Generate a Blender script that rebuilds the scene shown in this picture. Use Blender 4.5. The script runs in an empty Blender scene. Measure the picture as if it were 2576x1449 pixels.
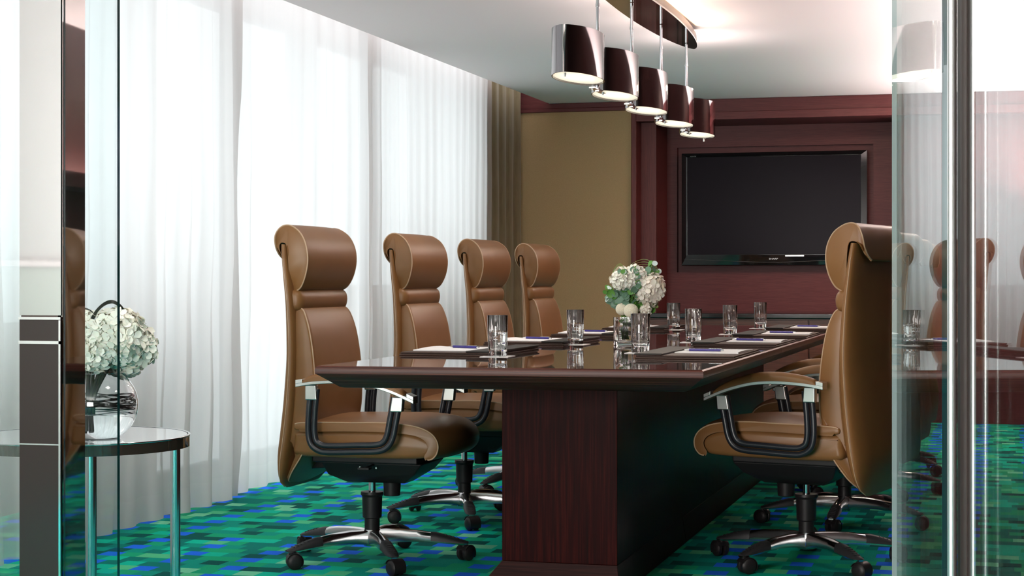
import bpy, math, random
from mathutils import Vector, Matrix, noise

PI = math.pi
R = math.radians
random.seed(7)
S = bpy.context.scene
COL = S.collection

# ------------------------------------------------------------------ camera
cam_d = bpy.data.cameras.new('camera')
cam = bpy.data.objects.new('camera', cam_d)
COL.objects.link(cam)
cam.location = (0, 0, 1.0)
cam.rotation_euler = (R(90), 0, R(15.7))
cam_d.sensor_width = 36.0
cam_d.lens = 4400 / 2576 * 36.0
cam_d.shift_y = -0.00757
cam_d.clip_start = 0.05
cam_d.clip_end = 200
S.camera = cam

# ------------------------------------------------------------------ world and light
W = bpy.data.worlds.new('World')
S.world = W
W.use_nodes = True
bg = W.node_tree.nodes['Background']
bg.inputs[0].default_value = (0.93, 0.97, 1.0, 1)
bg.inputs[1].default_value = 2.0
S.view_settings.view_transform = 'Standard'
S.view_settings.look = 'None'
S.view_settings.gamma = 1
S.view_settings.exposure = 0.9
try:
    S.cycles.max_bounces = 14
    S.cycles.diffuse_bounces = 5
    S.cycles.glossy_bounces = 6
    S.cycles.transmission_bounces = 12
    S.cycles.transparent_max_bounces = 24
    S.cycles.sample_clamp_indirect = 6
    S.cycles.caustics_refractive = False
    S.cycles.caustics_reflective = False
except Exception:
    pass


def area(name, loc, rot, sx, sy, power, color=(1, 1, 1), portal=False, spread=None):
    l = bpy.data.lights.new(name, 'AREA')
    l.shape = 'RECTANGLE'
    l.size = sx
    l.size_y = sy
    l.energy = power
    l.color = color
    if spread:
        l.spread = spread
    if portal:
        l.cycles.is_portal = True
    o = bpy.data.objects.new(name, l)
    o.location = loc
    o.rotation_euler = rot
    COL.objects.link(o)
    return o


# the three window openings: (y0, y1, z0, z1)
WIN = [(3.5, 7.22, 0.78, 2.42), (7.36, 9.18, 0.04, 2.42), (9.32, 11.3, 0.92, 2.42)]
for i, (a, b, c, d) in enumerate(WIN):
    area('window_portal', (-3.92, (a + b) / 2, (c + d) / 2), (0, R(-90), 0), d - c, b - a, 1, portal=True)
# unseen fill lights added in the corridor, above and behind the camera
area('corridor_fill', (-2.6, -0.8, 2.75), (0, 0, 0), 2.2, 2.2, 22, (1.0, 0.93, 0.88))
area('camera_fill', (-2.6, -2.7, 1.25), (R(114), 0, R(-6)), 2.4, 1.7, 250, (1.0, 0.92, 0.87))  # large fill panel added to lift the ceiling and camera-facing surfaces
# fill lights added unseen over the near half and along the right wall
for x, y, p in ((-1.9, 4.3, 6), (-1.9, 6.4, 5), (-1.3, 3.8, 3)):
    area('unseen_downlight', (x, y, 2.292), (0, 0, 0), 0.35, 0.35, p, (1.0, 0.89, 0.82))
area('added_uplight', (0.34, 10.0, 1.50), (0, R(176), 0), 0.10, 5.2, 72, (1.0, 0.90, 0.86))  # uplight added to brighten the right and far ceiling
area('added_uplight', (0.34, 11.7, 1.50), (0, R(176), 0), 0.10, 1.4, 20, (1.0, 0.90, 0.86))
area('unseen_downlight', (0.02, 11.3, 2.29), (0, 0, 0), 0.25, 0.9, 16, (1.0, 0.74, 0.58))
area('unseen_downlight', (-1.0, 11.6, 2.29), (0, 0, 0), 0.6, 0.25, 6, (1.0, 0.80, 0.62))
area('unseen_downlight', (-0.3, 4.3, 2.29), (0, 0, 0), 0.25, 0.25, 5, (1.0, 0.85, 0.7))


# ------------------------------------------------------------------ mesh helpers
class MB:
    def __init__(s):
        s.v = []
        s.f = []
        s.m = []

    def add(s, vs, fs, m=0):
        b = len(s.v)
        s.v += [tuple(p) for p in vs]
        for f in fs:
            s.f.append(tuple(b + i for i in f))
            s.m.append(m)
        return s

    def box(s, x0, x1, y0, y1, z0, z1, m=0, M=None):
        vs = [Vector((x, y, z)) for z in (z0, z1) for y in (y0, y1) for x in (x0, x1)]
        if M:
            vs = [M @ p for p in vs]
        s.add(vs, [(0, 2, 3, 1), (4, 5, 7, 6), (0, 1, 5, 4), (2, 6, 7, 3), (0, 4, 6, 2), (1, 3, 7, 5)], m)
        return s

    def loft(s, rings, cap0=True, cap1=True, closed=True, m=0):
        n = len(rings[0])
        vs = [p for r in rings for p in r]
        fs = []
        for i in range(len(rings) - 1):
            for j in range(n if closed else n - 1):
                k = (j + 1) % n
                fs.append((i * n + j, i * n + k, (i + 1) * n + k, (i + 1) * n + j))
        if cap0:
            fs.append(tuple(range(n - 1, -1, -1)))
        if cap1:
            fs.append(tuple((len(rings) - 1) * n + j for j in range(n)))
        s.add(vs, fs, m)
        return s

    def cyl(s, p0, p1, r0, r1=None, n=20, m=0, cap=True):
        p0 = Vector(p0)
        p1 = Vector(p1)
        r1 = r0 if r1 is None else r1
        d = (p1 - p0).normalized()
        a = Vector((0, 0, 1)) if abs(d.z) < 0.9 else Vector((1, 0, 0))
        u = d.cross(a).normalized()
        w = d.cross(u).normalized()
        rg = []
        for p, r in ((p0, r0), (p1, r1)):
            rg.append([p + (u * math.cos(2 * PI * i / n) + w * math.sin(2 * PI * i / n)) * r for i in range(n)])
        return s.loft(rg, cap, cap, m=m)

    def tube(s, pts, r, n=8, closed=False, m=0, cap=True):
        pts = [Vector(p) for p in pts]
        N = len(pts)
        rings = []
        up = None
        for i in range(N):
            if closed:
                t = pts[(i + 1) % N] - pts[i - 1]
            else:
                t = pts[min(i + 1, N - 1)] - pts[max(i - 1, 0)]
            if t.length < 1e-9:
                t = Vector((0, 0, 1))
            t.normalize()
            if up is None:
                a = Vector((0, 0, 1)) if abs(t.z) < 0.9 else Vector((1, 0, 0))
                up = t.cross(a).normalized()
            else:
                up = (up - t * up.dot(t)).normalized()
            w = t.cross(up)
            rr = r(i / max(1, N - 1)) if callable(r) else r
            rings.append([pts[i] + (up * math.cos(2 * PI * k / n) + w * math.sin(2 * PI * k / n)) * rr for k in range(n)])
        if closed:
            rings.append(rings[0])
            return s.loft(rings, False, False, m=m)
        return s.loft(rings, cap, cap, m=m)

    def lathe(s, prof, c=(0, 0, 0), n=32, m=0, fr=None, cap0=False, cap1=False):
        rings = []
        for i, (r, z) in enumerate(prof):
            rg = []
            for k in range(n):
                a = 2 * PI * k / n
                q = r * (fr(i, a) if fr else 1)
                rg.append((c[0] + q * math.cos(a), c[1] + q * math.sin(a), c[2] + z))
            rings.append(rg)
        return s.loft(rings, cap0, cap1, m=m)

    def prism(s, poly, z0, z1, m=0):
        return s.loft([[(x, y, z0) for x, y in poly], [(x, y, z1) for x, y in poly]], m=m)

    def sphere(s, c, r, n=14, k=10, sc=(1, 1, 1), m=0, nz=0.0):
        c = Vector(c)
        vs = []
        fs = []
        for i in range(k + 1):
            t = PI * i / k
            for j in range(n):
                a = 2 * PI * j / n
                d = Vector((math.sin(t) * math.cos(a), math.sin(t) * math.sin(a), math.cos(t)))
                q = r * (1 + nz * noise.noise(d * 3 + c * 10))
                vs.append(c + Vector((d.x * sc[0], d.y * sc[1], d.z * sc[2])) * q)
        for i in range(k):
            for j in range(n):
                fs.append((i * n + j, (i + 1) * n + j, (i + 1) * n + (j + 1) % n, i * n + (j + 1) % n))
        s.add(vs, fs, m)
        return s

    def build(s, name, mats, parent=None, smooth=True, ang=35, bevel=0, seg=2, kind=None, fix=True, loc=None, rotz=None):
        me = bpy.data.meshes.new(name)
        me.from_pydata(s.v, [], s.f)
        if not isinstance(mats, (list, tuple)):
            mats = [mats]
        for q in mats:
            me.materials.append(q)
        me.polygons.foreach_set('material_index', s.m)
        if fix:
            import bmesh
            bm = bmesh.new()
            bm.from_mesh(me)
            bmesh.ops.remove_doubles(bm, verts=bm.verts, dist=1e-6)
            bmesh.ops.recalc_face_normals(bm, faces=bm.faces)
            bm.to_mesh(me)
            bm.free()
        if smooth:
            me.polygons.foreach_set('use_smooth', [True] * len(me.polygons))
            me.set_sharp_from_angle(angle=R(ang))
        me.update()
        o = bpy.data.objects.new(name, me)
        COL.objects.link(o)
        if parent:
            o.parent = parent
        if loc:
            o.location = loc
        if rotz:
            o.rotation_euler = (0, 0, rotz)
        if kind:
            o['kind'] = kind
        if bevel:
            md = o.modifiers.new('Bevel', 'BEVEL')
            md.width = bevel
            md.segments = seg
            md.limit_method = 'ANGLE'
            md.angle_limit = R(40)
            md.harden_normals = True
        return o


def tag(o, label, cat, group=None):
    o['label'] = label
    o['category'] = cat
    if group:
        o['group'] = group
    return o


def thing(name, label, cat, loc=(0, 0, 0), rotz=0, group=None):
    o = bpy.data.objects.new(name, None)
    o.empty_display_size = 0.05
    COL.objects.link(o)
    o.location = loc
    o.rotation_euler = (0, 0, rotz)
    return tag(o, label, cat, group)


def children(o):
    return [c for c in COL.objects if c.parent == o]


def copy_tree(o, parent=None):
    c = o.copy()
    COL.objects.link(c)
    c.parent = parent
    for ch in children(o):
        copy_tree(ch, c)
    return c


def spline(ctrl, closed=False, sub=6):
    n = len(ctrl)
    out = []
    rng = n if closed else n - 1
    for i in range(rng):
        p = [Vector(ctrl[(i + k) % n] if closed else ctrl[min(max(i + k, 0), n - 1)]) for k in (-1, 0, 1, 2)]
        for j in range(sub):
            t = j / sub
            out.append(0.5 * ((2 * p[1]) + (p[2] - p[0]) * t + (2 * p[0] - 5 * p[1] + 4 * p[2] - p[3]) * t * t
                              + (3 * p[1] - p[0] - 3 * p[2] + p[3]) * t ** 3))
    if not closed:
        out.append(Vector(ctrl[-1]))
    return out


def lerp_tab(tab, z):
    """smooth (monotone cubic) interpolation through a small table"""
    n = len(tab)
    if z <= tab[0][0]:
        return tab[0][1]
    if z >= tab[-1][0]:
        return tab[-1][1]
    d = [(tab[i + 1][1] - tab[i][1]) / (tab[i + 1][0] - tab[i][0]) for i in range(n - 1)]
    m = [d[0]] + [0 if d[i - 1] * d[i] <= 0 else 2 * d[i - 1] * d[i] / (d[i - 1] + d[i]) for i in range(1, n - 1)] + [d[-1]]
    for i in range(n - 1):
        if z <= tab[i + 1][0]:
            h = tab[i + 1][0] - tab[i][0]
            t = (z - tab[i][0]) / h
            return ((1 + 2 * t) * (1 - t) ** 2 * tab[i][1] + t * (1 - t) ** 2 * h * m[i]
                    + t * t * (3 - 2 * t) * tab[i + 1][1] + t * t * (t - 1) * h * m[i + 1])


# ------------------------------------------------------------------ materials
def mat(name, base=(0.8, 0.8, 0.8), rough=0.5, metal=0.0, **kw):
    m = bpy.data.materials.new(name)
    m.use_nodes = True
    b = m.node_tree.nodes['Principled BSDF']
    b.inputs['Base Color'].default_value = (*base, 1)
    b.inputs['Roughness'].default_value = rough
    b.inputs['Metallic'].default_value = metal
    for k, v in kw.items():
        b.inputs[k.replace('_', ' ')].default_value = v
    return m


def N(m, t, **kw):
    n = m.node_tree.nodes.new(t)
    for k, v in kw.items():
        setattr(n, k, v)
    return n


def L(m, a, b):
    m.node_tree.links.new(a, b)


def ramp(m, src, stops, interp='LINEAR'):
    r = N(m, 'ShaderNodeValToRGB')
    r.color_ramp.interpolation = interp
    e = r.color_ramp.elements
    while len(e) < len(stops):
        e.new(0.5)
    for k, (p, c) in zip(e, stops):
        k.position = p
        k.color = (*c, 1)
    L(m, src, r.inputs[0])
    return r.outputs[0]


def math_n(m, op, a, b=None, c=None):
    n = N(m, 'ShaderNodeMath', operation=op)
    for i, v in enumerate((a, b, c)):
        if v is None:
            continue
        if isinstance(v, (int, float)):
            n.inputs[i].default_value = v
        else:
            L(m, v, n.inputs[i])
    return n.outputs[0]


def noise_tex(m, scale, stretch=(1, 1, 1), detail=4, coord='Object', rough=0.6):
    tc = N(m, 'ShaderNodeTexCoord')
    mp = N(m, 'ShaderNodeMapping')
    mp.inputs['Scale'].default_value = stretch
    L(m, tc.outputs[coord], mp.inputs[0])
    n = N(m, 'ShaderNodeTexNoise')
    n.inputs['Scale'].default_value = scale
    n.inputs['Detail'].default_value = detail
    n.inputs['Roughness'].default_value = rough
    L(m, mp.outputs[0], n.inputs['Vector'])
    return n.outputs['Fac']


def bump(m, src, strength, dist=0.001):
    b = N(m, 'ShaderNodeBump')
    b.inputs['Strength'].default_value = strength
    b.inputs['Distance'].default_value = dist
    L(m, src, b.inputs['Height'])
    L(m, b.outputs[0], m.node_tree.nodes['Principled BSDF'].inputs['Normal'])


def wood(name, c0, c1, c2, stretch, rough=0.3, coat=0.0, coat_rough=0.05, scale=1.0, spec=0.18):
    m = mat(name, c1, rough)
    b = m.node_tree.nodes['Principled BSDF']
    f = noise_tex(m, 6 * scale, stretch, 6)
    L(m, ramp(m, f, [(0.3, c0), (0.5, c1), (0.72, c2)]), b.inputs['Base Color'])
    b.inputs['Coat Weight'].default_value = coat
    b.inputs['Specular IOR Level'].default_value = 0.02 if coat > 0.5 else spec
    b.inputs['Coat Roughness'].default_value = coat_rough
    return m


M = {}
# leather of the chairs
lm = mat('tan_leather', (0.30, 0.165, 0.085), 0.40, 0, Specular_IOR_Level=0.36)
_b = lm.node_tree.nodes['Principled BSDF']
f1 = noise_tex(lm, 5, (1, 1, 1), 3)
L(lm, ramp(lm, f1, [(0.3, (0.200, 0.090, 0.030)), (0.7, (0.232, 0.108, 0.037))]), _b.inputs['Base Color'])
bump(lm, noise_tex(lm, 420, (1, 1, 1), 3), 0.12, 0.0006)
M['leather'] = lm
M['piping'] = mat('piping_leather', (0.46, 0.30, 0.19), 0.45)
M['leather_dark'] = mat('flap_leather', (0.12, 0.055, 0.035), 0.4)
M['black_plastic'] = mat('black_plastic', (0.012, 0.010, 0.011), 0.45, 0, Specular_IOR_Level=0.3)
M['black_rubber'] = mat('black_rubber', (0.015, 0.015, 0.017), 0.55)
M['black_metal'] = mat('black_metal', (0.016, 0.018, 0.024), 0.33)
M['chrome'] = mat('chrome', (0.78, 0.79, 0.81), 0.09, 1.0)
M['cast_alloy'] = mat('polished_alloy', (0.62, 0.61, 0.62), 0.17, 1.0)
M['satin'] = mat('satin_metal', (0.62, 0.62, 0.60), 0.3, 1.0)
M['steel'] = mat('polished_steel', (0.56, 0.575, 0.58), 0.03, 1.0)
M['black_mirror'] = mat('black_mirror', (0.42, 0.385, 0.37), 0.025, 1.0)
M['dark_panel'] = mat('dark_panel', (0.022, 0.016, 0.015), 0.15, 0, Specular_IOR_Level=0.35)
M['bronze'] = mat('dark_bronze', (0.05, 0.038, 0.035), 0.22, 0.7)
M['stile_dark'] = mat('stile_dark_brown', (0.030, 0.020, 0.018), 0.55, 0, Specular_IOR_Level=0.2)
M['handle_metal'] = mat('brushed_handle', (0.86, 0.84, 0.84), 0.32, 1.0)
M['shade'] = mat('smoked_mirror_shade', (0.20, 0.185, 0.19), 0.05, 1.0)
M['canopy'] = mat('canopy_gloss_black', (0.03, 0.025, 0.02), 0.04, 0.0, Coat_Weight=1.0, Specular_IOR_Level=0.9)
M['canopy_side'] = mat('canopy_side_brown', (0.10, 0.075, 0.06), 0.3)
M['ceiling'] = mat('ceiling_paint', (0.94, 0.825, 0.83), 0.85)
M['white_wall'] = mat('white_wall', (0.74, 0.75, 0.74), 0.8)
M['corridor_wall'] = mat('corridor_wall', (0.22, 0.222, 0.22), 0.8)
M['dado'] = mat('corridor_dado', (0.13, 0.155, 0.14), 0.7)
M['corridor_dark'] = mat('corridor_dark', (0.03, 0.025, 0.025), 0.5)

M['mahogany'] = wood('mahogany_panel', (0.088, 0.020, 0.021), (0.115, 0.028, 0.029), (0.142, 0.037, 0.035), (1.2, 1.2, 26), 0.4, 0.0, 0.25, 1.4)
M['mahogany_v'] = wood('mahogany_upright', (0.085, 0.016, 0.016), (0.115, 0.023, 0.021), (0.15, 0.032, 0.028), (26, 26, 1.2), 0.35, 0.0, 0.25, 1.2)
M['dark_timber'] = wood('dark_timber', (0.02, 0.006, 0.005), (0.03, 0.009, 0.008), (0.045, 0.014, 0.011), (1.2, 1.2, 26), 0.4)
M['credenza'] = wood('zebra_credenza', (0.035, 0.010, 0.008), (0.10, 0.030, 0.018), (0.16, 0.055, 0.03), (0.6, 0.6, 40), 0.3, 0.2, 0.2, 1.6)
M['macassar'] = wood('macassar_top', (0.010, 0.004, 0.003), (0.028, 0.010, 0.007), (0.075, 0.026, 0.016), (0.5, 45, 45), 0.5, 1.0, 0.015, 1.0)
M['macassar_edge'] = wood('macassar_edge', (0.016, 0.004, 0.003), (0.05, 0.013, 0.009), (0.15, 0.042, 0.024), (0.35, 0.35, 90), 0.35, 0.0, 0.1, 1.3)
M['pedestal'] = wood('pedestal_veneer', (0.012, 0.003, 0.003), (0.024, 0.003, 0.003), (0.055, 0.007, 0.005), (30, 30, 0.8), 0.4, 0.0, 0.12, 0.9, 0.04)
M['plinth'] = wood('plinth_veneer', (0.012, 0.003, 0.003), (0.025, 0.006, 0.005), (0.045, 0.012, 0.009), (1, 40, 40), 0.4, 0.0, 0.12, 1.0, 0.04)
M['black_stone'] = mat('black_stone', (0.008, 0.008, 0.009), 0.12, 0, Coat_Weight=0.4)

fab = mat('olive_fabric_panel', (0.21, 0.15, 0.08), 0.85)
_b = fab.node_tree.nodes['Principled BSDF']
L(fab, ramp(fab, noise_tex(fab, 240, (1, 1, 1), 2), [(0.3, (0.36, 0.235, 0.115)), (0.7, (0.43, 0.285, 0.143))]), _b.inputs['Base Color'])
M['fabric_panel'] = fab
dr = mat('olive_drape', (0.20, 0.14, 0.07), 0.8, Sheen_Weight=0.3)
_b = dr.node_tree.nodes['Principled BSDF']
L(dr, ramp(dr, noise_tex(dr, 60, (1, 1, 0.15), 3), [(0.3, (0.15, 0.104, 0.050)), (0.7, (0.19, 0.135, 0.068))]), _b.inputs['Base Color'])
M['drape'] = dr

# sheer curtain: translucent weave, denser in the doubled hem
sm = bpy.data.materials.new('sheer_voile')
sm.use_nodes = True
nt = sm.node_tree
nt.nodes.clear()
out = N(sm, 'ShaderNodeOutputMaterial')
df = N(sm, 'ShaderNodeBsdfDiffuse')
tl = N(sm, 'ShaderNodeBsdfTranslucent')
tp = N(sm, 'ShaderNodeBsdfTransparent')
df.inputs[0].default_value = (0.50, 0.44, 0.42, 1)
tl.inputs[0].default_value = (0.92, 0.90, 0.89, 1)
mx1 = N(sm, 'ShaderNodeMixShader')
mx2 = N(sm, 'ShaderNodeMixShader')
mx1.inputs[0].default_value = 0.50
L(sm, df.outputs[0], mx1.inputs[1])
L(sm, tl.outputs[0], mx1.inputs[2])
geo = N(sm, 'ShaderNodeNewGeometry')
sx = N(sm, 'ShaderNodeSeparateXYZ')
L(sm, geo.outputs['Position'], sx.inputs[0])
hem = math_n(sm, 'LESS_THAN', sx.outputs[2], 0.12)
fac = math_n(sm, 'MULTIPLY_ADD', hem, -0.03, 0.05)
L(sm, fac, mx2.inputs[0])
L(sm, mx1.outputs[0], mx2.inputs[1])
L(sm, tp.outputs[0], mx2.inputs[2])
L(sm, mx2.outputs[0], out.inputs[0])
M['sheer'] = sm

# architectural glass sheet: transparent with Schlick reflection
def sheet_glass(name, tint, f0=0.07):
    m = bpy.data.materials.new(name)
    m.use_nodes = True
    m.node_tree.nodes.clear()
    o = N(m, 'ShaderNodeOutputMaterial')
    t = N(m, 'ShaderNodeBsdfTransparent')
    t.inputs[0].default_value = (*tint, 1)
    g = N(m, 'ShaderNodeBsdfGlossy')
    g.inputs['Roughness'].default_value = 0.0
    g.inputs['Color'].default_value = (0.95, 1, 1, 1)
    ge = N(m, 'ShaderNodeNewGeometry')
    dp = N(m, 'ShaderNodeVectorMath', operation='DOT_PRODUCT')
    L(m, ge.outputs['Incoming'], dp.inputs[0])
    L(m, ge.outputs['Normal'], dp.inputs[1])
    c = math_n(m, 'ABSOLUTE', dp.outputs['Value'])
    k = math_n(m, 'POWER', math_n(m, 'SUBTRACT', 1.0, c), 5.0)
    f = math_n(m, 'MULTIPLY_ADD', k, 1 - f0, f0)
    x = N(m, 'ShaderNodeMixShader')
    L(m, f, x.inputs[0])
    L(m, t.outputs[0], x.inputs[1])
    L(m, g.outputs[0], x.inputs[2])
    L(m, x.outputs[0], o.inputs[0])
    return m


M['sheet'] = sheet_glass('door_glass', (0.955, 0.985, 0.985))
M['window_glass'] = sheet_glass('window_glass', (0.95, 0.98, 0.98))
M['glass_edge'] = mat('glass_edge_teal', (0.006, 0.06, 0.065), 0.1, 0, Coat_Weight=0.5)
M['glass_edge_light'] = mat('glass_edge_pale', (0.50, 0.60, 0.60), 0.12, 0, Coat_Weight=0.5)
gl = mat('tumbler_glass', (1, 1, 1), 0.0, 0, Transmission_Weight=1.0, IOR=1.5)
M['glass'] = gl
M['water'] = mat('water', (0.97, 1, 1), 0.0, 0, Transmission_Weight=1.0, IOR=1.33)
M['tv_black'] = mat('tv_gloss_black', (0.006, 0.006, 0.007), 0.06, 0, Coat_Weight=0.8)
M['tv_screen'] = mat('tv_screen', (0.007, 0.004, 0.008), 0.25, 0, Specular_IOR_Level=0.04)
M['tv_trim'] = mat('tv_trim_line', (0.3, 0.3, 0.3), 0.25, 0.8)
M['logo'] = mat('logo_silver', (0.7, 0.7, 0.72), 0.35, 0.2)
M['logo_dim'] = mat('logo_grey', (0.18, 0.2, 0.2), 0.4)
M['paper'] = mat('white_paper', (0.84, 0.82, 0.82), 0.7)
M['pad_brown'] = mat('blotter_brown', (0.045, 0.020, 0.013), 0.45, 0, Specular_IOR_Level=0.2)
M['pad_black'] = mat('blotter_black', (0.018, 0.014, 0.012), 0.5, 0, Specular_IOR_Level=0.25)
M['pen'] = mat('pen_violet_blue', (0.035, 0.025, 0.19), 0.25)
M['coaster'] = mat('coaster_white', (0.82, 0.78, 0.78), 0.6)
M['petal'] = mat('petal_white', (0.86, 0.83, 0.74), 0.6, 0, Subsurface_Weight=0.15)
M['petal_cream'] = mat('petal_cream', (0.86, 0.78, 0.68), 0.6, 0, Subsurface_Weight=0.15)
M['petal_warm'] = mat('petal_ivory', (0.90, 0.84, 0.68), 0.65, 0, Subsurface_Weight=0.1)
M['leaf'] = mat('eucalyptus_leaf', (0.13, 0.25, 0.17), 0.5)
M['leaf_bright'] = mat('green_leaf', (0.09, 0.26, 0.04), 0.45)
M['leaf_back'] = mat('pale_leaf', (0.55, 0.66, 0.64), 0.5)
M['stem'] = mat('green_stem', (0.12, 0.30, 0.04), 0.5)
M['stem_dark'] = mat('dark_stem', (0.022, 0.04, 0.02), 0.5)
M['grass'] = mat('bear_grass', (0.16, 0.22, 0.05), 0.5)
M['vine'] = mat('dark_vine', (0.012, 0.014, 0.008), 0.4)
M['frame_grey'] = mat('window_frame_grey', (0.30, 0.31, 0.32), 0.4)
M['table_glass'] = mat('pale_table_glass', (0.35, 0.37, 0.39), 0.04, 0, Coat_Weight=1.0, Specular_IOR_Level=0.9)

df_ = bpy.data.materials.new('lamp_diffuser')
df_.use_nodes = True
_b = df_.node_tree.nodes['Principled BSDF']
_b.inputs['Base Color'].default_value = (0.8, 0.76, 0.66, 1)
_b.inputs['Roughness'].default_value = 0.35
# the lamp bulb behind the milky sheet is brightest at its middle
tc = N(df_, 'ShaderNodeTexCoord')
mp = N(df_, 'ShaderNodeMapping')
mp.inputs['Scale'].default_value = (7.5, 3.4, 0)
L(df_, tc.outputs['Object'], mp.inputs[0])
vl = N(df_, 'ShaderNodeVectorMath', operation='LENGTH')
L(df_, mp.outputs[0], vl.inputs[0])
es = N(df_, 'ShaderNodeMapRange')
es.inputs['From Min'].default_value = 0.15
es.inputs['From Max'].default_value = 0.95
es.inputs['To Min'].default_value = 0.8
es.inputs['To Max'].default_value = 0.26
L(df_, vl.outputs['Value'], es.inputs['Value'])
_b.inputs['Emission Color'].default_value = (1.0, 0.90, 0.70, 1)
L(df_, es.outputs[0], _b.inputs['Emission Strength'])
M['diffuser'] = df_

# carpet of small rectangles
cp = mat('carpet_checks', (0, 0.2, 0.15), 0.95, Specular_IOR_Level=0.1)
_b = cp.node_tree.nodes['Principled BSDF']
ge = N(cp, 'ShaderNodeNewGeometry')
sp = N(cp, 'ShaderNodeSeparateXYZ')
L(cp, ge.outputs['Position'], sp.inputs[0])
row = math_n(cp, 'FLOOR', math_n(cp, 'DIVIDE', sp.outputs[1], 0.088))
rn = N(cp, 'ShaderNodeTexWhiteNoise', noise_dimensions='1D')
L(cp, row, rn.inputs['W'])
half = math_n(cp, 'ADD', math_n(cp, 'MULTIPLY', row, 0.5), math_n(cp, 'MULTIPLY', rn.outputs['Value'], 0.35))
colm = math_n(cp, 'FLOOR', math_n(cp, 'ADD', math_n(cp, 'DIVIDE', sp.outputs[0], 0.078), half))
cv = N(cp, 'ShaderNodeCombineXYZ')
L(cp, colm, cv.inputs[0])
L(cp, row, cv.inputs[1])
wn = N(cp, 'ShaderNodeTexWhiteNoise', noise_dimensions='2D')
L(cp, cv.outputs[0], wn.inputs['Vector'])
g0 = ramp(cp, wn.outputs['Value'], [(0.0, (0.0, 0.07, 0.062)), (0.13, (0.0, 0.14, 0.115)), (0.3, (0.0, 0.22, 0.165)),
                                    (0.5, (0.004, 0.27, 0.135)), (0.7, (0.0, 0.37, 0.25)), (0.86, (0.06, 0.38, 0.19)), (0.95, (0.13, 0.46, 0.28))], 'CONSTANT')
mod = math_n(cp, 'MODULO', math_n(cp, 'ADD', math_n(cp, 'MULTIPLY', row, 3.0), math_n(cp, 'ADD', colm, 5000.0)), 7.0)
isb = math_n(cp, 'MULTIPLY', math_n(cp, 'LESS_THAN', math_n(cp, 'ABSOLUTE', mod), 0.5),
             math_n(cp, 'GREATER_THAN', wn.outputs['Value'], 0.12))
mxc = N(cp, 'ShaderNodeMix', data_type='RGBA')
L(cp, isb, mxc.inputs[0])
L(cp, g0, mxc.inputs[6])
mxc.inputs[7].default_value = (0.008, 0.11, 0.62, 1)
# yarn variation
ny = noise_tex(cp, 260, (1, 1, 1), 3, 'Object')
vr = N(cp, 'ShaderNodeMapRange')
vr.inputs['To Min'].default_value = 1.05
vr.inputs['To Max'].default_value = 1.75
L(cp, ny, vr.inputs['Value'])
hs = N(cp, 'ShaderNodeVectorMath', operation='SCALE')
L(cp, mxc.outputs[2], hs.inputs[0])
L(cp, vr.outputs[0], hs.inputs['Scale'])
L(cp, hs.outputs[0], _b.inputs['Base Color'])
bump(cp, ny, 0.5, 0.003)
M['carpet'] = cp

# abstract blue painting
pt = mat('abstract_painting', (0.7, 0.7, 0.7), 0.5)
_b = pt.node_tree.nodes['Principled BSDF']
L(pt, ramp(pt, noise_tex(pt, 2.2, (1, 2.4, 0.9), 5), [(0.40, (0.62, 0.62, 0.64)), (0.5, (0.30, 0.38, 0.55)), (0.56, (0.03, 0.06, 0.30)), (0.7, (0.45, 0.5, 0.6))]), _b.inputs['Base Color'])
M['painting'] = pt

# ------------------------------------------------------------------ the room
XL, XR = -3.78, 0.42      # window wall plane, right wall plane
YN, YB = 3.0, 12.5        # glass front, rear wall front plane
ZC = 2.30

MB().box(-4.1, 2.6, -3.6, 13.4, -0.06, 0).build('floor', M['carpet'], kind='structure', smooth=False)
MB().box(-3.22, XR + 0.1, 2.9, 13.3, ZC, ZC + 0.08).build('ceiling', M['ceiling'], kind='structure', smooth=False)
MB().box(-4.1, 2.6, -3.6, 2.9, 2.8, 2.9).build('ceiling_corridor', M['ceiling'], kind='structure', smooth=False)
MB().box(-4.1, -3.22, 2.9, 13.3, 2.52, 2.6).build('ceiling_pocket', M['ceiling'], kind='structure', smooth=False)
# window wall: three openings
w = MB()
x0, x1 = XL - 0.14, XL
ys = [2.9] + [q for a in WIN for q in a[:2]] + [13.3]
for a, b in ((2.9, WIN[0][0]), (WIN[0][1], WIN[1][0]), (WIN[1][1], WIN[2][0]), (WIN[2][1], 13.3)):
    w.box(x0, x1, a, b, 0, 2.52)
for a, b, c, d in WIN:
    w.box(x0, x1, a, b, 0, c)
    w.box(x0, x1, a, b, d, 2.52)
w.build('wall_left', M['white_wall'], kind='structure', smooth=False)
for i, (a, b, c, d) in enumerate(WIN):
    fr = MB()
    t = 0.05
    xa, xb = XL - 0.10, XL - 0.04
    fr.box(xa, xb, a, a + t, c, d).box(xa, xb, b - t, b, c, d).box(xa, xb, a + t, b - t, c, c + t).box(xa, xb, a + t, b - t, d - t, d)
    nm = 3 if b - a > 3 else 2
    for k in range(1, nm):
        y = a + (b - a) * k / nm
        fr.box(xa, xb, y - 0.025, y + 0.025, c + t, d - t)
    fo = fr.build('window_%d' % (i + 1), M['frame_grey'], kind='structure', smooth=False)
    MB().box(XL - 0.075, XL - 0.067, a + t, b - t, c + t, d - t).build('window_pane', M['window_glass'], fo, smooth=False)

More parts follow.
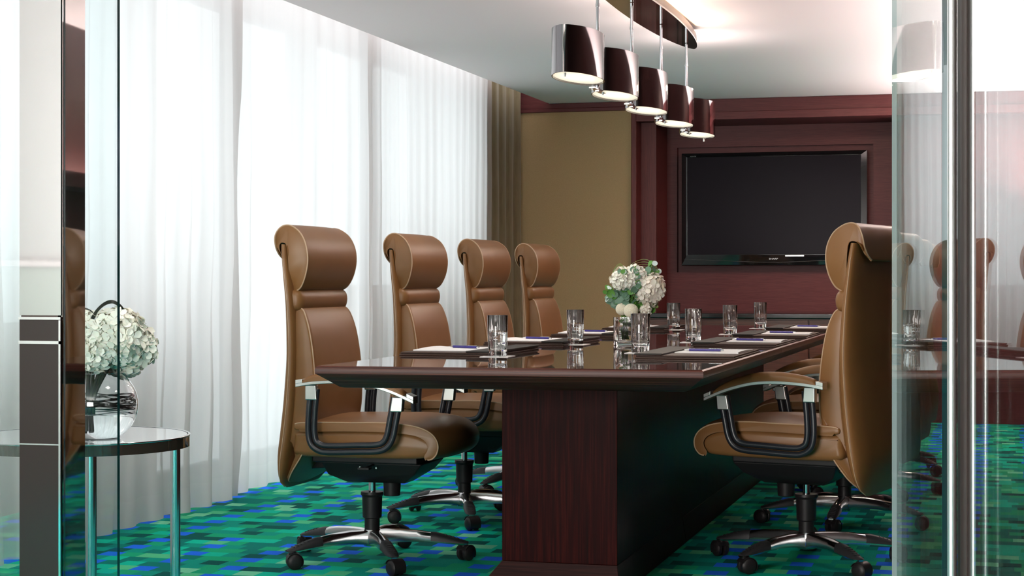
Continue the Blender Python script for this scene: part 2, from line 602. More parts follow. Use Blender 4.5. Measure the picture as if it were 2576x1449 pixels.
# rear wall with the niche for the screen
w = MB()
w.box(-3.92, -2.60, YB, YB + 0.12, 0, 2.52)
w.box(-3.92, -2.60, 13.17, 13.3, 0, 2.52)
wr = w.build('wall_rear', M['white_wall'], kind='structure', smooth=False)
MB().box(-3.52, -2.60, YB - 0.02, YB - 0.001, 0.0, 2.235).build('fabric_panel', M['fabric_panel'], wr, smooth=False)
MB().box(-3.60, -2.60, YB - 0.045, YB - 0.001, 2.235, 2.262).box(-3.60, -2.60, YB - 0.03, YB - 0.001, 2.262, 2.3).build('cornice', M['mahogany'], wr, bevel=0.004, smooth=True)
MB().box(-3.78, -3.22, YB - 0.02, YB - 0.001, 2.262, 2.52).build('pocket_panel', M['mahogany'], wr, smooth=False)
MB().box(-2.605, -2.565, YB - 0.04, YB + 0.12, 0, 2.235).build('trim_1', M['mahogany_v'], kind='structure', bevel=0.006)
MB().box(-2.60, -2.45, YB + 0.12, 13.16, 0, 2.30).build('wall_niche_left', M['mahogany_v'], kind='structure', smooth=False)
# crown box above the niche
cr = MB()
cr.box(-2.565, XR, YB - 0.02, 13.16, 2.155, 2.30)
cr.box(-2.565, XR, YB - 0.055, YB - 0.02, 2.150, 2.205)
cr.box(-2.565, XR, YB - 0.035, YB - 0.02, 2.205, 2.298)
cr.build('trim_2', M['mahogany'], kind='structure', bevel=0.003)
MB().box(-0.70, XR, YB + 0.12, 13.16, 0, 2.155).build('wall_niche_right', M['mahogany'], kind='structure', smooth=False)
# timber back of the niche with a sunken field for the screen
RX0, RX1, RZ0, RZ1 = -2.374, -0.80, 1.06, 1.999
RX1 = -0.919
w = MB()
YF = 13.05
w.box(-2.45, RX0, YF, 13.16, 0, 2.155).box(RX1, -0.70, YF, 13.16, 0, 2.155)
w.box(RX0, RX1, YF, 13.16, 0, RZ0).box(RX0, RX1, YF, 13.16, RZ1, 2.155)
w.box(RX0, RX1, YF + 0.05, 13.16, RZ0, RZ1)
w.build('wall_back', M['mahogany'], kind='structure', smooth=False)
# right wall
MB().box(XR, XR + 0.12, 3.35, 13.3, 0, ZC).build('wall_right', M['dark_timber'], kind='structure', smooth=False)
MB().box(XR, 2.5, 3.25, 3.35, 0, 2.9).build('wall_near_right', M['mahogany'], kind='structure', smooth=False)
MB().box(-4.1, 2.6, 2.84, 2.9, ZC, 2.9).build('trim_3', M['white_wall'], kind='structure', smooth=False)
MB().box(0.26, XR, 7.2, 12.5, 1.455, 1.475).box(0.26, 0.272, 7.2, 12.5, 1.475, 1.53).build('uplight_ledge', M['dark_timber'], kind='structure', smooth=False)  # unseen ledge, added so its lip screens the uplight from the side
# corridor behind the viewer
MB().box(-4.1, 2.6, -3.6, -3.5, 0, 2.8).build('wall_corridor_back', M['corridor_wall'], kind='structure', smooth=False)
MB().box(-4.2, -4.1, -3.6, 2.9, 0, 2.8).build('wall_corridor_left', M['corridor_wall'], kind='structure', smooth=False)
MB().box(-4.1, -4.08, -3.5, 2.9, 0.0, 1.06, 0).box(-4.1, -4.07, -3.5, 2.9, 1.06, 1.086, 1).build('trim_7', [M['dado'], M['corridor_dark']], kind='structure', smooth=False)
MB().box(2.6, 2.7, -3.6, 3.35, 0, 2.8).build('wall_corridor_right', M['corridor_dark'], kind='structure', smooth=False)
MB().box(-3.5, 1.8, -3.5, -3.44, 0.0, 0.82).box(-3.5, 1.8, -3.5, -3.45, 1.06, 1.11).build('trim_4', M['corridor_dark'], kind='structure', smooth=False)


# ------------------------------------------------------------------ curtains
def fold(y, z, seed, wl):
    w0 = y / wl + 0.35 * noise.noise(Vector((y * 1.3, seed, 0.25 * z)))
    ph = 2 * PI * w0
    a = 0.55 + 0.45 * noise.noise(Vector((y * 2.1, seed + 5, z * 0.35)))
    h = math.sin(ph)
    h = math.copysign(abs(h) ** 0.7, h)
    return a * h + 0.25 * math.sin(ph * 2.1 + seed) * noise.noise(Vector((y * 3, z * 0.6, seed)))


def curtain(name, y0, y1, xc, amp, wl, seed, z0, z1, m, nz=26, per=140, taper=0.5, skew=0.0):
    n = int((y1 - y0) * per)
    vs = []
    fs = []
    for k in range(nz + 1):
        z = z0 + (z1 - z0) * k / nz
        t = 1 - k / nz
        A = amp * (taper + (1 - taper) * t)
        for i in range(n + 1):
            y = y0 + (y1 - y0) * i / n
            yy = y + 0.02 * noise.noise(Vector((y * 2, z * 1.2, seed)))
            yy += skew * (z - 1.2) * math.sin(y * 2.3 + seed)
            vs.append((xc + A * fold(yy, z, seed, wl), y + 0.012 * math.sin(8 * z + y * 5) * t, z))
    for k in range(nz):
        for i in range(n):
            a = k * (n + 1) + i
            fs.append((a, a + 1, a + n + 2, a + n + 1))
    b = MB()
    b.add(vs, fs)
    return b.build(name, m, fix=False, ang=80)


tag(curtain('sheer_curtain', 3.1, 7.36, -3.36, 0.050, 0.21, 3, 0.015, 2.50, M['sheer'], skew=0.03),
    'white sheer curtain behind the round glass side table, grey in its lower part', 'curtain', 'sheer curtains on the window wall')
tag(curtain('sheer_curtain', 7.34, 9.20, -3.415, 0.038, 0.24, 11, 0.015, 2.50, M['sheer'], skew=0.02),
    'brightest sheer curtain, glowing white down to the floor behind the nearest chair', 'curtain', 'sheer curtains on the window wall')
tag(curtain('sheer_curtain', 9.02, 11.42, -3.36, 0.036, 0.15, 23, 0.015, 2.50, M['sheer'], skew=0.02),
    'finely pleated sheer curtain next to the olive drape', 'curtain', 'sheer curtains on the window wall')
tag(curtain('olive_drape', 11.28, 12.40, -3.44, 0.055, 0.19, 41, 0.015, 2.50, M['drape'], per=220, taper=0.75),
    'olive brown opaque drape hanging in folds beside the fabric wall panel', 'drape')

# ------------------------------------------------------------------ television and credenza
tv = thing('television', 'black flat-screen television set in the timber wall recess', 'television', (-1.64, 13.1, 1.111))
X0, X1, Z0, Z1 = -0.685, 0.682, 0.0, 0.838
sx0, sx1, sz0, sz1 = X0 + 0.045, X1 - 0.045, 0.082, Z1 - 0.032
b = MB()
yf, yb = -0.135, -0.04
# bezel as bevelled picture frame: outer edge set back from inner edge
o_ = [(X0, -0.129, Z0), (X1, -0.129, Z0), (X1, -0.129, Z1), (X0, -0.129, Z1)]
i_ = [(sx0, yf, sz0), (sx1, yf, sz0), (sx1, yf, sz1), (sx0, yf, sz1)]
ii = [(sx0, yf + 0.008, sz0), (sx1, yf + 0.008, sz0), (sx1, yf + 0.008, sz1), (sx0, yf + 0.008, sz1)]
bk = [(X0, yb, Z0), (X1, yb, Z0), (X1, yb, Z1), (X0, yb, Z1)]
b.loft([bk, o_, i_, ii], True, False)
b.build('bezel', M['tv_black'], tv, smooth=False, bevel=0.003)
MB().box(sx0 - 0.003, sx1 + 0.003, yf + 0.006, yf + 0.03, sz0 - 0.003, sz1 + 0.003).build('screen', M['tv_screen'], tv, smooth=False)
MB().tube([(X0 + 0.02 + (X1 - X0 - 0.04) * i / 40, -0.1335, 0.042 - 0.020 * math.sin(PI * i / 40) ** 2) for i in range(41)], 0.0016, 6).build('trim_line', M['tv_trim'], tv)
MB().box(-0.2, 0.2, -0.04, 0.0, 0.25, 0.6).build('wall_bracket', M['black_plastic'], tv, smooth=False)


def text(body, size, loc, m, parent, name, rot=(R(90), 0, 0), depth=0.0006, sx=1.0):
    cu = bpy.data.curves.new(name, 'FONT')
    cu.body = body
    cu.size = size
    cu.align_x = 'CENTER'
    cu.extrude = depth
    cu.offset = size * 0.012
    tmp = bpy.data.objects.new(name, cu)
    COL.objects.link(tmp)
    dg = bpy.context.evaluated_depsgraph_get()
    me = bpy.data.meshes.new_from_object(tmp.evaluated_get(dg))
    bpy.data.objects.remove(tmp)
    me.materials.clear()
    me.materials.append(m)
    o = bpy.data.objects.new(name, me)
    COL.objects.link(o)
    o.parent = parent
    o.location = loc
    o.rotation_euler = rot
    o.scale = (sx, 1, 1)
    return o


text('SHARP', 0.0165, (0.002, -0.1335, 0.042), M['logo'], tv, 'brand_lettering', rot=(R(94), 0, 0), sx=1.35)
text('AQUOS', 0.010, (X0 + 0.088, -0.1345, Z1 - 0.026), M['logo_dim'], tv, 'model_lettering', rot=(R(79), 0, 0), sx=1.3)
MB().box(0.09, 0.225, -0.1355, -0.130, 0.066, 0.073).build('sensor_window', M['black_mirror'], tv, smooth=False)

cz = thing('credenza', 'long low timber credenza with black top under the television', 'credenza', (-1.575, 12.55, 0))
MB().box(-0.87, 0.87, -0.43, 0.47, 0.06, 0.735).build('cabinet_body', M['credenza'], cz, bevel=0.003)
for k in range(3):
    a = -0.86 + k * 0.5767
    MB().box(a, a + 0.566, -0.448, -0.431, 0.075, 0.725).build('cabinet_door', M['credenza'], cz, bevel=0.002)
MB().box(-0.87, 0.87, -0.470, 0.478, 0.736, 0.770).build('counter_top', M['black_stone'], cz, bevel=0.006, seg=3)
MB().box(-0.84, 0.84, -0.40, 0.47, 0.0, 0.06).build('plinth', M['corridor_dark'], cz, smooth=False)

# ------------------------------------------------------------------ conference table
TX0, TX1, TY0, TY1 = -1.93, -0.81, 4.80, 9.62
tb = thing('conference_table', 'long dark glossy boardroom table, eight seats around it', 'table', (-1.37, 7.2, 0))


def table_section(y0, y1, near, far, name='tabletop'):
    prof = [(0.0, 0.75), (0.004, 0.746), (0.006, 0.738), (0.005, 0.727), (-0.003, 0.722), (-0.050, 0.687), (-0.060, 0.684), (-0.26, 0.684)]
    rings = []
    for off, z in prof:
        xa, xb = TX0 - off - tb.location.x, TX1 + off - tb.location.x
        ya = y0 - (off if near else 0) - tb.location.y
        yb_ = y1 + (off if far else 0) - tb.location.y
        sk = 0.035 if near else 0.0
        rings.append([(xa, ya - sk, z), (xb, ya + sk, z), (xb, yb_, z), (xa, yb_, z)])
    b = MB()
    n = 4
    for i in range(len(rings) - 1):
        for j in range(4):
            k = (j + 1) % 4
            b.add([rings[i][j], rings[i][k], rings[i + 1][k], rings[i + 1][j]], [(0, 1, 2, 3)], 1)
    b.add(rings[0], [(0, 1, 2, 3)], 0)
    b.add(rings[-1], [(3, 2, 1, 0)], 1)
    return b.build(name, [M['macassar'], M['macassar_edge']], tb, ang=30)


table_section(TY0, 6.60, True, False)
table_section(6.603, 8.00, False, False)
table_section(8.003, TY1, False, True)
cx, cy = tb.location.x, tb.location.y
MB().box(-1.56 - cx, -1.18 - cx, 5.43 - cy, 8.95 - cy, 0.095, 0.6835).build('pedestal', M['pedestal'], tb, bevel=0.002)
for (a, b_) in ((5.43, 6.60), (6.604, 8.95)):
    r0 = [(-1.56 - cx, a - cy, 0.095), (-1.18 - cx, a - cy, 0.095), (-1.18 - cx, b_ - cy, 0.095), (-1.56 - cx, b_ - cy, 0.095)]
    f = 0.0
    r1 = [(-1.64 - cx, a - cy - (0.02 if a < 6 else 0), 0.0), (-1.165 - cx, a - cy - (0.02 if a < 6 else 0), 0.0), (-1.165 - cx, b_ - cy, 0), (-1.64 - cx, b_ - cy, 0)]
    MB().loft([r1, r0]).build('plinth', M['plinth'], tb, bevel=0.0015)


# ------------------------------------------------------------------ office chair
def pillow(outline, wfun, r=0.02, crown=0.012, front=1, ny=22, cent=None, dome=0.012):
    """cushion: closed outline in (x, z), swept across y, edges rounded, front crowned"""
    P = [Vector((p[0], 0, p[1])) for p in outline]
    n = len(P)
    c = Vector(cent) if cent else sum(P, Vector()) / n
    nrm = []
    for i in range(n):
        t = P[(i + 1) % n] - P[i - 1]
        v = Vector((t.z, 0, -t.x)).normalized()
        if v.dot(P[i] - c) < 0:
            v = -v
        nrm.append(v)
    rings = []
    vsn = []
    for j in range(ny + 1):
        v = -math.cos(PI * j / ny)
        vsn.append(v)
    for v in vsn:
        rg = []
        for i in range(n):
            w_ = wfun(P[i])
            y = v * w_
            d = w_ - abs(y)
            ins = 0 if d >= r else r - math.sqrt(max(0, r * r - (r - d) ** 2))
            q = P[i] - nrm[i] * ins * 0.9
            fr = max(0.0, nrm[i].x * front if abs(front) == 1 else nrm[i].z)
            q = q + nrm[i] * crown * fr * (1 - v * v)
            rg.append((q.x, y, q.z))
        rings.append(rg)
    b = MB()
    b.loft(rings, False, False)
    for q, rg in enumerate((rings[0], rings[-1])):
        idx = list(range(n)) if q == 0 else list(range(ny * n, ny * n + n))
        b.f.append(tuple(idx))
        b.m.append(0)
    return b


def pipe_on(outline, wfun, r, off, rad=0.0028, sides=(-1, 1), span=None):
    P = [Vector((p[0], 0, p[1])) for p in outline]
    n = len(P)
    c = sum(P, Vector()) / n
    b = MB()
    for sgn in sides:
        pts = []
        for i in range(n):
            t = P[(i + 1) % n] - P[i - 1]
            v = Vector((t.z, 0, -t.x)).normalized()
            if v.dot(P[i] - c) < 0:
                v = -v
            q = P[i] + v * off
            pts.append((q.x, sgn * (wfun(P[i]) - r), q.z))
        b.tube(pts if span is None else pts[span[0]:span[1]], rad, 6, closed=span is None)
    return b


def make_chair():
    t = thing('office_chair', '', 'chair')
    LE = M['leather']
    # --- back shell: tall padded slab, swept along z
    fx = [(0.27, -0.258), (0.36, -0.226), (0.46, -0.205), (0.60, -0.192), (0.75, -0.188), (0.90, -0.197), (1.02, -0.212), (1.125, -0.227)]
    rx = [(0.27, -0.272), (0.36, -0.272), (0.46, -0.262), (0.60, -0.246), (0.75, -0.236), (0.90, -0.240), (1.02, -0.250), (1.125, -0.259)]
    wt = [(0.27, 0.150), (0.285, 0.195), (0.31, 0.225), (0.35, 0.243), (0.42, 0.250), (0.60, 0.250), (0.90, 0.247), (1.06, 0.245), (1.10, 0.241), (1.125, 0.236)]
    rings = []
    nz = 36
    for k in range(nz + 1):
        z = 0.27 + (1.125 - 0.27) * k / nz
        a, b_ = lerp_tab(fx, z), lerp_tab(rx, z)
        cxx, th_ = (a + b_) / 2, max(0.004, (a - b_) / 2)
        w_ = lerp_tab(wt, z)
        rg = []
        for i in range(32):
            an = 2 * PI * i / 32
            ca, sa = math.cos(an), math.sin(an)
            ex = 0.7
            px = math.copysign(abs(ca) ** ex, ca) * th_
            py = math.copysign(abs(sa) ** 0.4, sa) * w_
            if px < 0:
                px -= 0.022 * (1 - (py / w_) ** 2) * min(1, (k / 6)) * min(1, (1.14 - z) / 0.35)
            rg.append((cxx + px, py, z))
        rings.append(rg)
    MB().loft(rings).build('back_shell', LE, t, ang=60)
    seam = [(lerp_tab(fx, z) * 0.5 + lerp_tab(rx, z) * 0.5, z) for z in [0.275 + 0.80 * i / 40 for i in range(41)]]
    for sg in (-1, 1):
        MB().tube([(x - 0.002, sg * (lerp_tab(wt, z) + 0.0002), z) for x, z in seam], 0.0016, 6).build('seam_piping', M['piping'], t)
    # --- back cushion (lumbar)
    oc = spline([(-0.205, 0.903), (-0.188, 0.905), (-0.168, 0.885), (-0.146, 0.82), (-0.130, 0.72), (-0.124, 0.62), (-0.130, 0.52), (-0.160, 0.42),
                 (-0.215, 0.335), (-0.250, 0.292), (-0.262, 0.285), (-0.250, 0.33), (-0.222, 0.45), (-0.205, 0.6), (-0.203, 0.76), (-0.210, 0.87)], True, 5)
    oc = [(p[0], p[1]) for p in [Vector((q[0], q[1])) for q in oc]]
    wl = [(0.283, 0.13), (0.30, 0.185), (0.34, 0.220), (0.42, 0.231), (0.6, 0.232), (0.8, 0.228), (0.87, 0.222), (0.907, 0.212)]
    wf = lambda p: lerp_tab(wl, p.z)
    bc = pillow(oc, wf, 0.010, 0.010, dome=0.003).build('back_cushion', LE, t, ang=60)
    for sd in (-1, 1):
        pipe_on(oc, wf, 0.0035, -0.0015, 0.0027, sides=(sd,), span=(2, 51)).build('piping', M['piping'], bc)
    # --- neck roll
    on = spline([(-0.228, 0.893), (-0.200, 0.894), (-0.184, 0.905), (-0.178, 0.930), (-0.183, 0.954), (-0.200, 0.967), (-0.228, 0.967), (-0.234, 0.93)], True, 5)
    wf2 = lambda p: 0.230
    pillow(on, wf2, 0.02, 0.012, ny=16).build('neck_cushion', LE, t, ang=60)
    # --- headrest, folding over the top of the shell
    oh = spline([(-0.225, 0.958), (-0.205, 0.960), (-0.178, 0.978), (-0.158, 1.020), (-0.149, 1.070), (-0.155, 1.120), (-0.176, 1.162), (-0.210, 1.188), (-0.240, 1.193),
                 (-0.262, 1.180), (-0.276, 1.15), (-0.279, 1.11), (-0.278, 1.070), (-0.272, 1.070), (-0.270, 1.10), (-0.263, 1.124), (-0.245, 1.134), (-0.226, 1.12),
                 (-0.219, 1.04)], True, 5)
    wh = [(0.958, 0.212), (0.985, 0.226), (1.03, 0.234), (1.10, 0.237), (1.16, 0.233), (1.193, 0.222)]
    wb = [(1.068, 0.125), (1.076, 0.155), (1.092, 0.190), (1.12, 0.220), (1.16, 0.233), (1.193, 0.222)]

    def wf3(p):
        t = min(1, max(0, (-0.245 - p.x) / 0.02))
        return lerp_tab(wh, p.z) * (1 - t) + lerp_tab(wb, p.z) * t
    # built as a strip following the outline, sides closed between the curves
    P = [Vector((p[0], 0, p[1])) for p in oh]
    hr = pillow(oh, wf3, 0.0035, 0.010, ny=24, dome=0.002).build('headrest', LE, t, ang=60)
    for sd in (-1, 1):
        pipe_on(oh, wf3, 0.001, -0.0012, 0.0027, sides=(sd,), span=(2, 61)).build('piping', M['piping'], hr)
    # --- seat
    wS = lambda p: 0.243
    os_ = spline([(-0.190, 0.482), (-0.200, 0.490), (-0.196, 0.502), (-0.170, 0.508), (-0.08, 0.511), (0.02, 0.512), (0.12, 0.514), (0.20, 0.510), (0.265, 0.498), (0.305, 0.476),
                  (0.323, 0.445), (0.320, 0.414), (0.304, 0.394), (0.286, 0.390), (0.280, 0.402), (0.290, 0.420), (0.291, 0.442), (0.272, 0.464), (0.230, 0.478), (0.14, 0.485), (0.04, 0.486),
                  (-0.06, 0.484), (-0.15, 0.481)], True, 4)

    def nose(b, amt=0.042):
        for i, (x, y, z) in enumerate(b.v):
            if x > 0.05:
                f = (x - 0.05) / 0.28
                b.v[i] = (x + amt * f * f * (1 - (y / 0.25) ** 2), y, z)
        return b
    b1 = pillow(os_, wS, 0.005, 0.012, front=2, ny=24, dome=0.002)
    st = nose(b1).build('seat_cushion', LE, t, ang=60)
    for sd in (-1, 1):
        nose(pipe_on(os_, wS, 0.002, -0.001, 0.0024, (sd,), span=(8, 53))).build('piping', M['piping'], st)
    ol = spline([(-0.20, 0.395), (-0.205, 0.44), (-0.19, 0.480), (-0.05, 0.483), (0.08, 0.486), (0.20, 0.482), (0.275, 0.462), (0.298, 0.435), (0.288, 0.408), (0.25, 0.392), (0.1, 0.388), (-0.1, 0.388)], True, 5)
    nose(pillow(ol, lambda p: 0.234, 0.02, 0.0, ny=18)).build('seat_base_cushion', LE, t, ang=60)
    # --- mechanism
    mb = MB()
    mb.box(-0.17, 0.22, -0.15, 0.15, 0.362, 0.389)
    mb.loft([[(-0.08, -0.05, 0.285), (0.14, -0.05, 0.285), (0.14, 0.05, 0.285), (-0.08, 0.05, 0.285)],
             [(-0.13, -0.10, 0.315), (0.20, -0.11, 0.325), (0.20, 0.11, 0.325), (-0.13, 0.10, 0.315)],
             [(-0.15, -0.12, 0.362), (0.23, -0.13, 0.362), (0.23, 0.13, 0.362), (-0.15, 0.12, 0.362)]])
    mb.loft([[(-0.235, -0.05, 0.325), (-0.235, 0.05, 0.325), (-0.235, 0.05, 0.375), (-0.235, -0.05, 0.375)],
             [(-0.10, -0.06, 0.335), (-0.10, 0.06, 0.335), (-0.10, 0.06, 0.372), (-0.10, -0.06, 0.372)]])
    mech = mb.build('tilt_mechanism', M['black_plastic'], t, bevel=0.006, seg=2)
    for bx in (0.0, 0.06):
        MB().cyl((bx, -0.124, 0.345), (bx, -0.116, 0.345), 0.0035, n=10).build('bolt', M['satin'], mech)
    MB().cyl((0.075, 0, 0.29), (0.075, 0, 0.235), 0.032, 0.029, 24).build('tension_knob', M['black_plastic'], t, bevel=0.003)
    MB().cyl((0.05, -0.12, 0.356), (0.05, -0.20, 0.352), 0.004, n=8).box(0.03, 0.07, -0.225, -0.195, 0.349, 0.355).build('height_lever', M['black_plastic'], t)
    MB().cyl((0, 0, 0.225), (0, 0, 0.29), 0.0125, n=20).build('gas_piston', M['chrome'], t)
    MB().lathe([(0.0, 0.232), (0.036, 0.232), (0.041, 0.235), (0.041, 0.246), (0.037, 0.250), (0.035, 0.158), (0.030, 0.150), (0.026, 0.148), (0.026, 0.085), (0.0, 0.085)][0:0] +
                [(0.0, 0.246), (0.040, 0.247), (0.041, 0.238), (0.036, 0.230), (0.034, 0.156), (0.027, 0.152), (0.027, 0.088), (0.0, 0.088)], n=32).build('column_cover', M['black_plastic'], t, ang=30)
    # --- armrests
    for sg in (-1, 1):
        Y = sg * 0.288
        arm = None
        path = spline([(-0.116, 0.63), (-0.124, 0.55), (-0.126, 0.48), (-0.116, 0.438), (-0.088, 0.417), (-0.05, 0.412),
                       (0.05, 0.416), (0.125, 0.420), (0.160, 0.434), (0.180, 0.465), (0.192, 0.52), (0.207, 0.60)], False, 6)
        for dd in (0.0, 0.0225):
            fr = MB()
            pq = []
            for i_, q in enumerate(path):
                tq = path[min(i_ + 1, len(path) - 1)] - path[max(i_ - 1, 0)]
                tq.normalize()
                pq.append((q[0] - tq.y * dd, Y, q[1] + tq.x * dd))
            fr.tube(pq, 0.0105, 10)
            q_ = fr.build('armrest' if arm is None else 'inner_tube', M['black_metal'], arm or t, ang=60)
            arm = arm or q_
        for x, za, zb in ((-0.112, 0.590, 0.642), (0.195, 0.555, 0.606)):
            dx = 0.006 if x > 0 else -0.002
            fr = MB()
            fr.loft([[(x - 0.022, Y - 0.013, za), (x + 0.022, Y - 0.013, za), (x + 0.022, Y + 0.013, za), (x - 0.022, Y + 0.013, za)],
                     [(x - 0.020 + dx, Y - 0.013, zb), (x + 0.020 + dx, Y - 0.013, zb), (x + 0.020 + dx, Y + 0.013, zb), (x - 0.020 + dx, Y + 0.013, zb)]])
            fr.build('bracket', M['satin'], arm, bevel=0.004)
        rail = spline([(-0.165, 0.640), (-0.10, 0.650), (0.0, 0.655), (0.09, 0.648), (0.18, 0.624), (0.262, 0.590)], False, 6)
        rb = MB()
        rings = []
        for q in rail:
            rings.append([(q[0], Y - 0.024, q[1] - 0.006), (q[0], Y + 0.024, q[1] - 0.006), (q[0], Y + 0.024, q[1] + 0.006), (q[0], Y - 0.024, q[1] + 0.006)])
        rb.loft(rings)
        for q, e in ((rail[0], 0.026), (rail[-1], -0.026)):
            sl = 0.15 if e > 0 else -0.42
            rb.loft([[(q[0], Y - 0.024, q[1] + 0.005), (q[0], Y + 0.024, q[1] + 0.005), (q[0], Y + 0.024, q[1] + 0.019), (q[0], Y - 0.024, q[1] + 0.019)],
                     [(q[0] + e, Y - 0.024, q[1] + 0.005 + sl * e), (q[0] + e, Y + 0.024, q[1] + 0.005 + sl * e), (q[0] + e, Y + 0.024, q[1] + 0.019 + sl * e), (q[0] + e, Y - 0.024, q[1] + 0.019 + sl * e)]])
        rb.build('arm_rail', M['satin'], arm, bevel=0.002)
        pad = MB()
        rings = []
        m_ = len(rail)
        for i, q in enumerate(rail):
            s_ = (i - 3) / (m_ - 7)
            if s_ < 0 or s_ > 1:
                continue
            h = 0.010 + 0.020 * math.sin(PI * min(1, max(0, s_))) ** 0.5
            rg = [(q[0], Y - 0.026, q[1] + 0.005)]
            for k in range(9):
                a = PI * k / 8
                rg.append((q[0], Y - 0.026 * math.cos(a) * (1.0), q[1] + 0.006 + h * math.sin(a) ** 0.7))
            rg.append((q[0], Y + 0.026, q[1] + 0.005))
            rings.append(rg)
        pad.loft(rings)
        pad.build('arm_pad', LE, arm, ang=70)
    # --- five-star base
    for k in range(5):
        a = 2 * PI * k / 5
        ca, sa = math.cos(a), math.sin(a)

        def T(u, v, z):
            return (u * ca - v * sa, u * sa + v * ca, z)
        secs = [(0.015, 0.022, 0.112, 0.060), (0.05, 0.0215, 0.114, 0.064), (0.10, 0.0195, 0.114, 0.069), (0.16, 0.0195, 0.110, 0.070), (0.22, 0.0205, 0.101, 0.067), (0.27, 0.0205, 0.089, 0.063), (0.322, 0.0175, 0.073, 0.058), (0.342, 0.010, 0.066, 0.058)]
        rings = []
        for u, wd, zt, zb in secs:
            rings.append([T(u, -wd * 0.85, zb), T(u, -wd, zb + (zt - zb) * 0.55), T(u, -wd * 0.7, zt - 0.003), T(u, 0, zt + 0.001), T(u, wd * 0.7, zt - 0.003), T(u, wd, zb + (zt - zb) * 0.55), T(u, wd * 0.85, zb)])
        leg = MB().loft(rings).build('base_leg', M['cast_alloy'], t, ang=50)
        rings = []
        for i in range(9):
            u = 0.210 + 0.134 * i / 8
            wd, zt, zb = lerp_tab([(s[0], s[1]) for s in secs], u), lerp_tab([(s[0], s[2]) for s in secs], u), lerp_tab([(s[0], s[3]) for s in secs], u)
            e = 0.0025
            zt += 0.0015
            if i == 0:
                e, zt = 0.0004, zt - 0.0025
            zb2 = zb + 0.006
            rings.append([T(u, -wd - e, zb2), T(u, -wd - e, zb + (zt - zb) * 0.55), T(u, -wd * 0.75, zt - 0.002), T(u, 0, zt + 0.002), T(u, wd * 0.75, zt - 0.002), T(u, wd + e, zb + (zt - zb) * 0.55), T(u, wd + e, zb2)])
        g = MB().loft(rings)
        for i in range(5):
            u = 0.262 + i * 0.014
            zt = lerp_tab([(s[0], s[2]) for s in secs], u) + 0.0035
            g.tube([T(u, -0.011, zt - 0.0015), T(u, 0, zt), T(u, 0.011, zt - 0.0015)], 0.0017, 6)
        g.build('grip', M['black_rubber'], leg, ang=50)
        # caster: yaw differs for each leg
        yaw = a + [0.9, 2.2, -0.6, 2.8, 0.4][k]
        cc, sc_ = math.cos(yaw), math.sin(yaw)
        ox, oy = 0.326 * ca + 0.012 * cc, 0.326 * sa + 0.012 * sc_

        def Q(x, y, z):
            return (ox + x * cc - y * sc_, oy + x * sc_ + y * cc, z)
        cb = MB()
        for sg in (-1, 1):
            y0, y1 = (0.006, 0.027)
            rr = []
            for yy, r_ in ((y0, 0.024), (y0 + 0.002, 0.0275), (y1 - 0.008, 0.0275), (y1 - 0.002, 0.022), (y1, 0.010)):
                rr.append([Q(r_ * math.cos(2 * PI * i / 24), sg * yy, 0.0277 + r_ * math.sin(2 * PI * i / 24)) for i in range(24)])
            cb.loft(rr)
        # hood
        rr = []
        for i in range(11):
            an = R(-35 + 190 * i / 10)
            rr.append([Q(0.030 * math.cos(an), y, 0.0277 + 0.030 * math.sin(an)) for y in (-0.0235, 0.0235)] +
                      [Q(0.0285 * math.cos(an), y, 0.0277 + 0.0285 * math.sin(an)) for y in (0.0235, -0.0235)])
        cb.loft(rr)
        cb.cyl(Q(-0.010, 0, 0.03), Q(-0.012, 0, 0.064), 0.008, n=12)
        cb.box(-0.008, 0.008, -0.0055, 0.0055, 0.012, 0.050, M=Matrix.Translation((ox, oy, 0)) @ Matrix.Rotation(yaw, 4, 'Z'))
        cb.build('caster', M['black_plastic'], leg, ang=40)
    MB().lathe([(0.0, 0.052), (0.030, 0.055), (0.036, 0.075), (0.036, 0.098), (0.030, 0.113), (0.0, 0.114)], n=30).build('base_hub', M['cast_alloy'], t, ang=50)
    return t


def spin_base(t, ang):
    for c in children(t):
        if c.name.startswith('base_leg'):
            c.rotation_euler = (0, 0, ang)


c0 = make_chair()
GL, GR = 'tan leather chairs on the window side', 'tan leather chairs on the right side of the table'
spots = [
    (-2.168, 5.87, 0, 15, 'tan leather high-back chair nearest the viewer on the window side, seat fully in view', GL),
    (-2.175, 7.00, 0, 4, 'tan leather high-back chair, second from the near end on the window side', GL),
    (-2.18, 8.03, 0, 31, 'tan leather high-back chair, third from the near end on the window side', GL),
    (-2.19, 9.06, 0, 10, 'tan leather high-back chair farthest along the window side, before the olive fabric panel', GL),
    (-0.67, 6.22, 167, 20, 'tan leather high-back chair at right front, its back turned half towards the viewer', GR),
    (-0.63, 7.30, 171, 50, 'tan leather chair directly behind the right front chair, chrome base in view', GR),
    (-0.62, 8.32, 174, 12, 'tan leather chair third along the right side, mostly hidden but for its arms', GR),
    (-0.62, 9.34, 176, 40, 'tan leather chair farthest along the right side, only an armrest showing', GR),
]
for i, (x, y, a, ba, lab, g) in enumerate(spots):
    o = c0 if i == 0 else copy_tree(c0)
    o.location = (x, y, 0)
    o.rotation_euler = (0, 0, R(a))
    o['label'] = lab
    o['group'] = g
    spin_base(o, R(ba - a))

# ------------------------------------------------------------------ things on the table
TZ = 0.7501


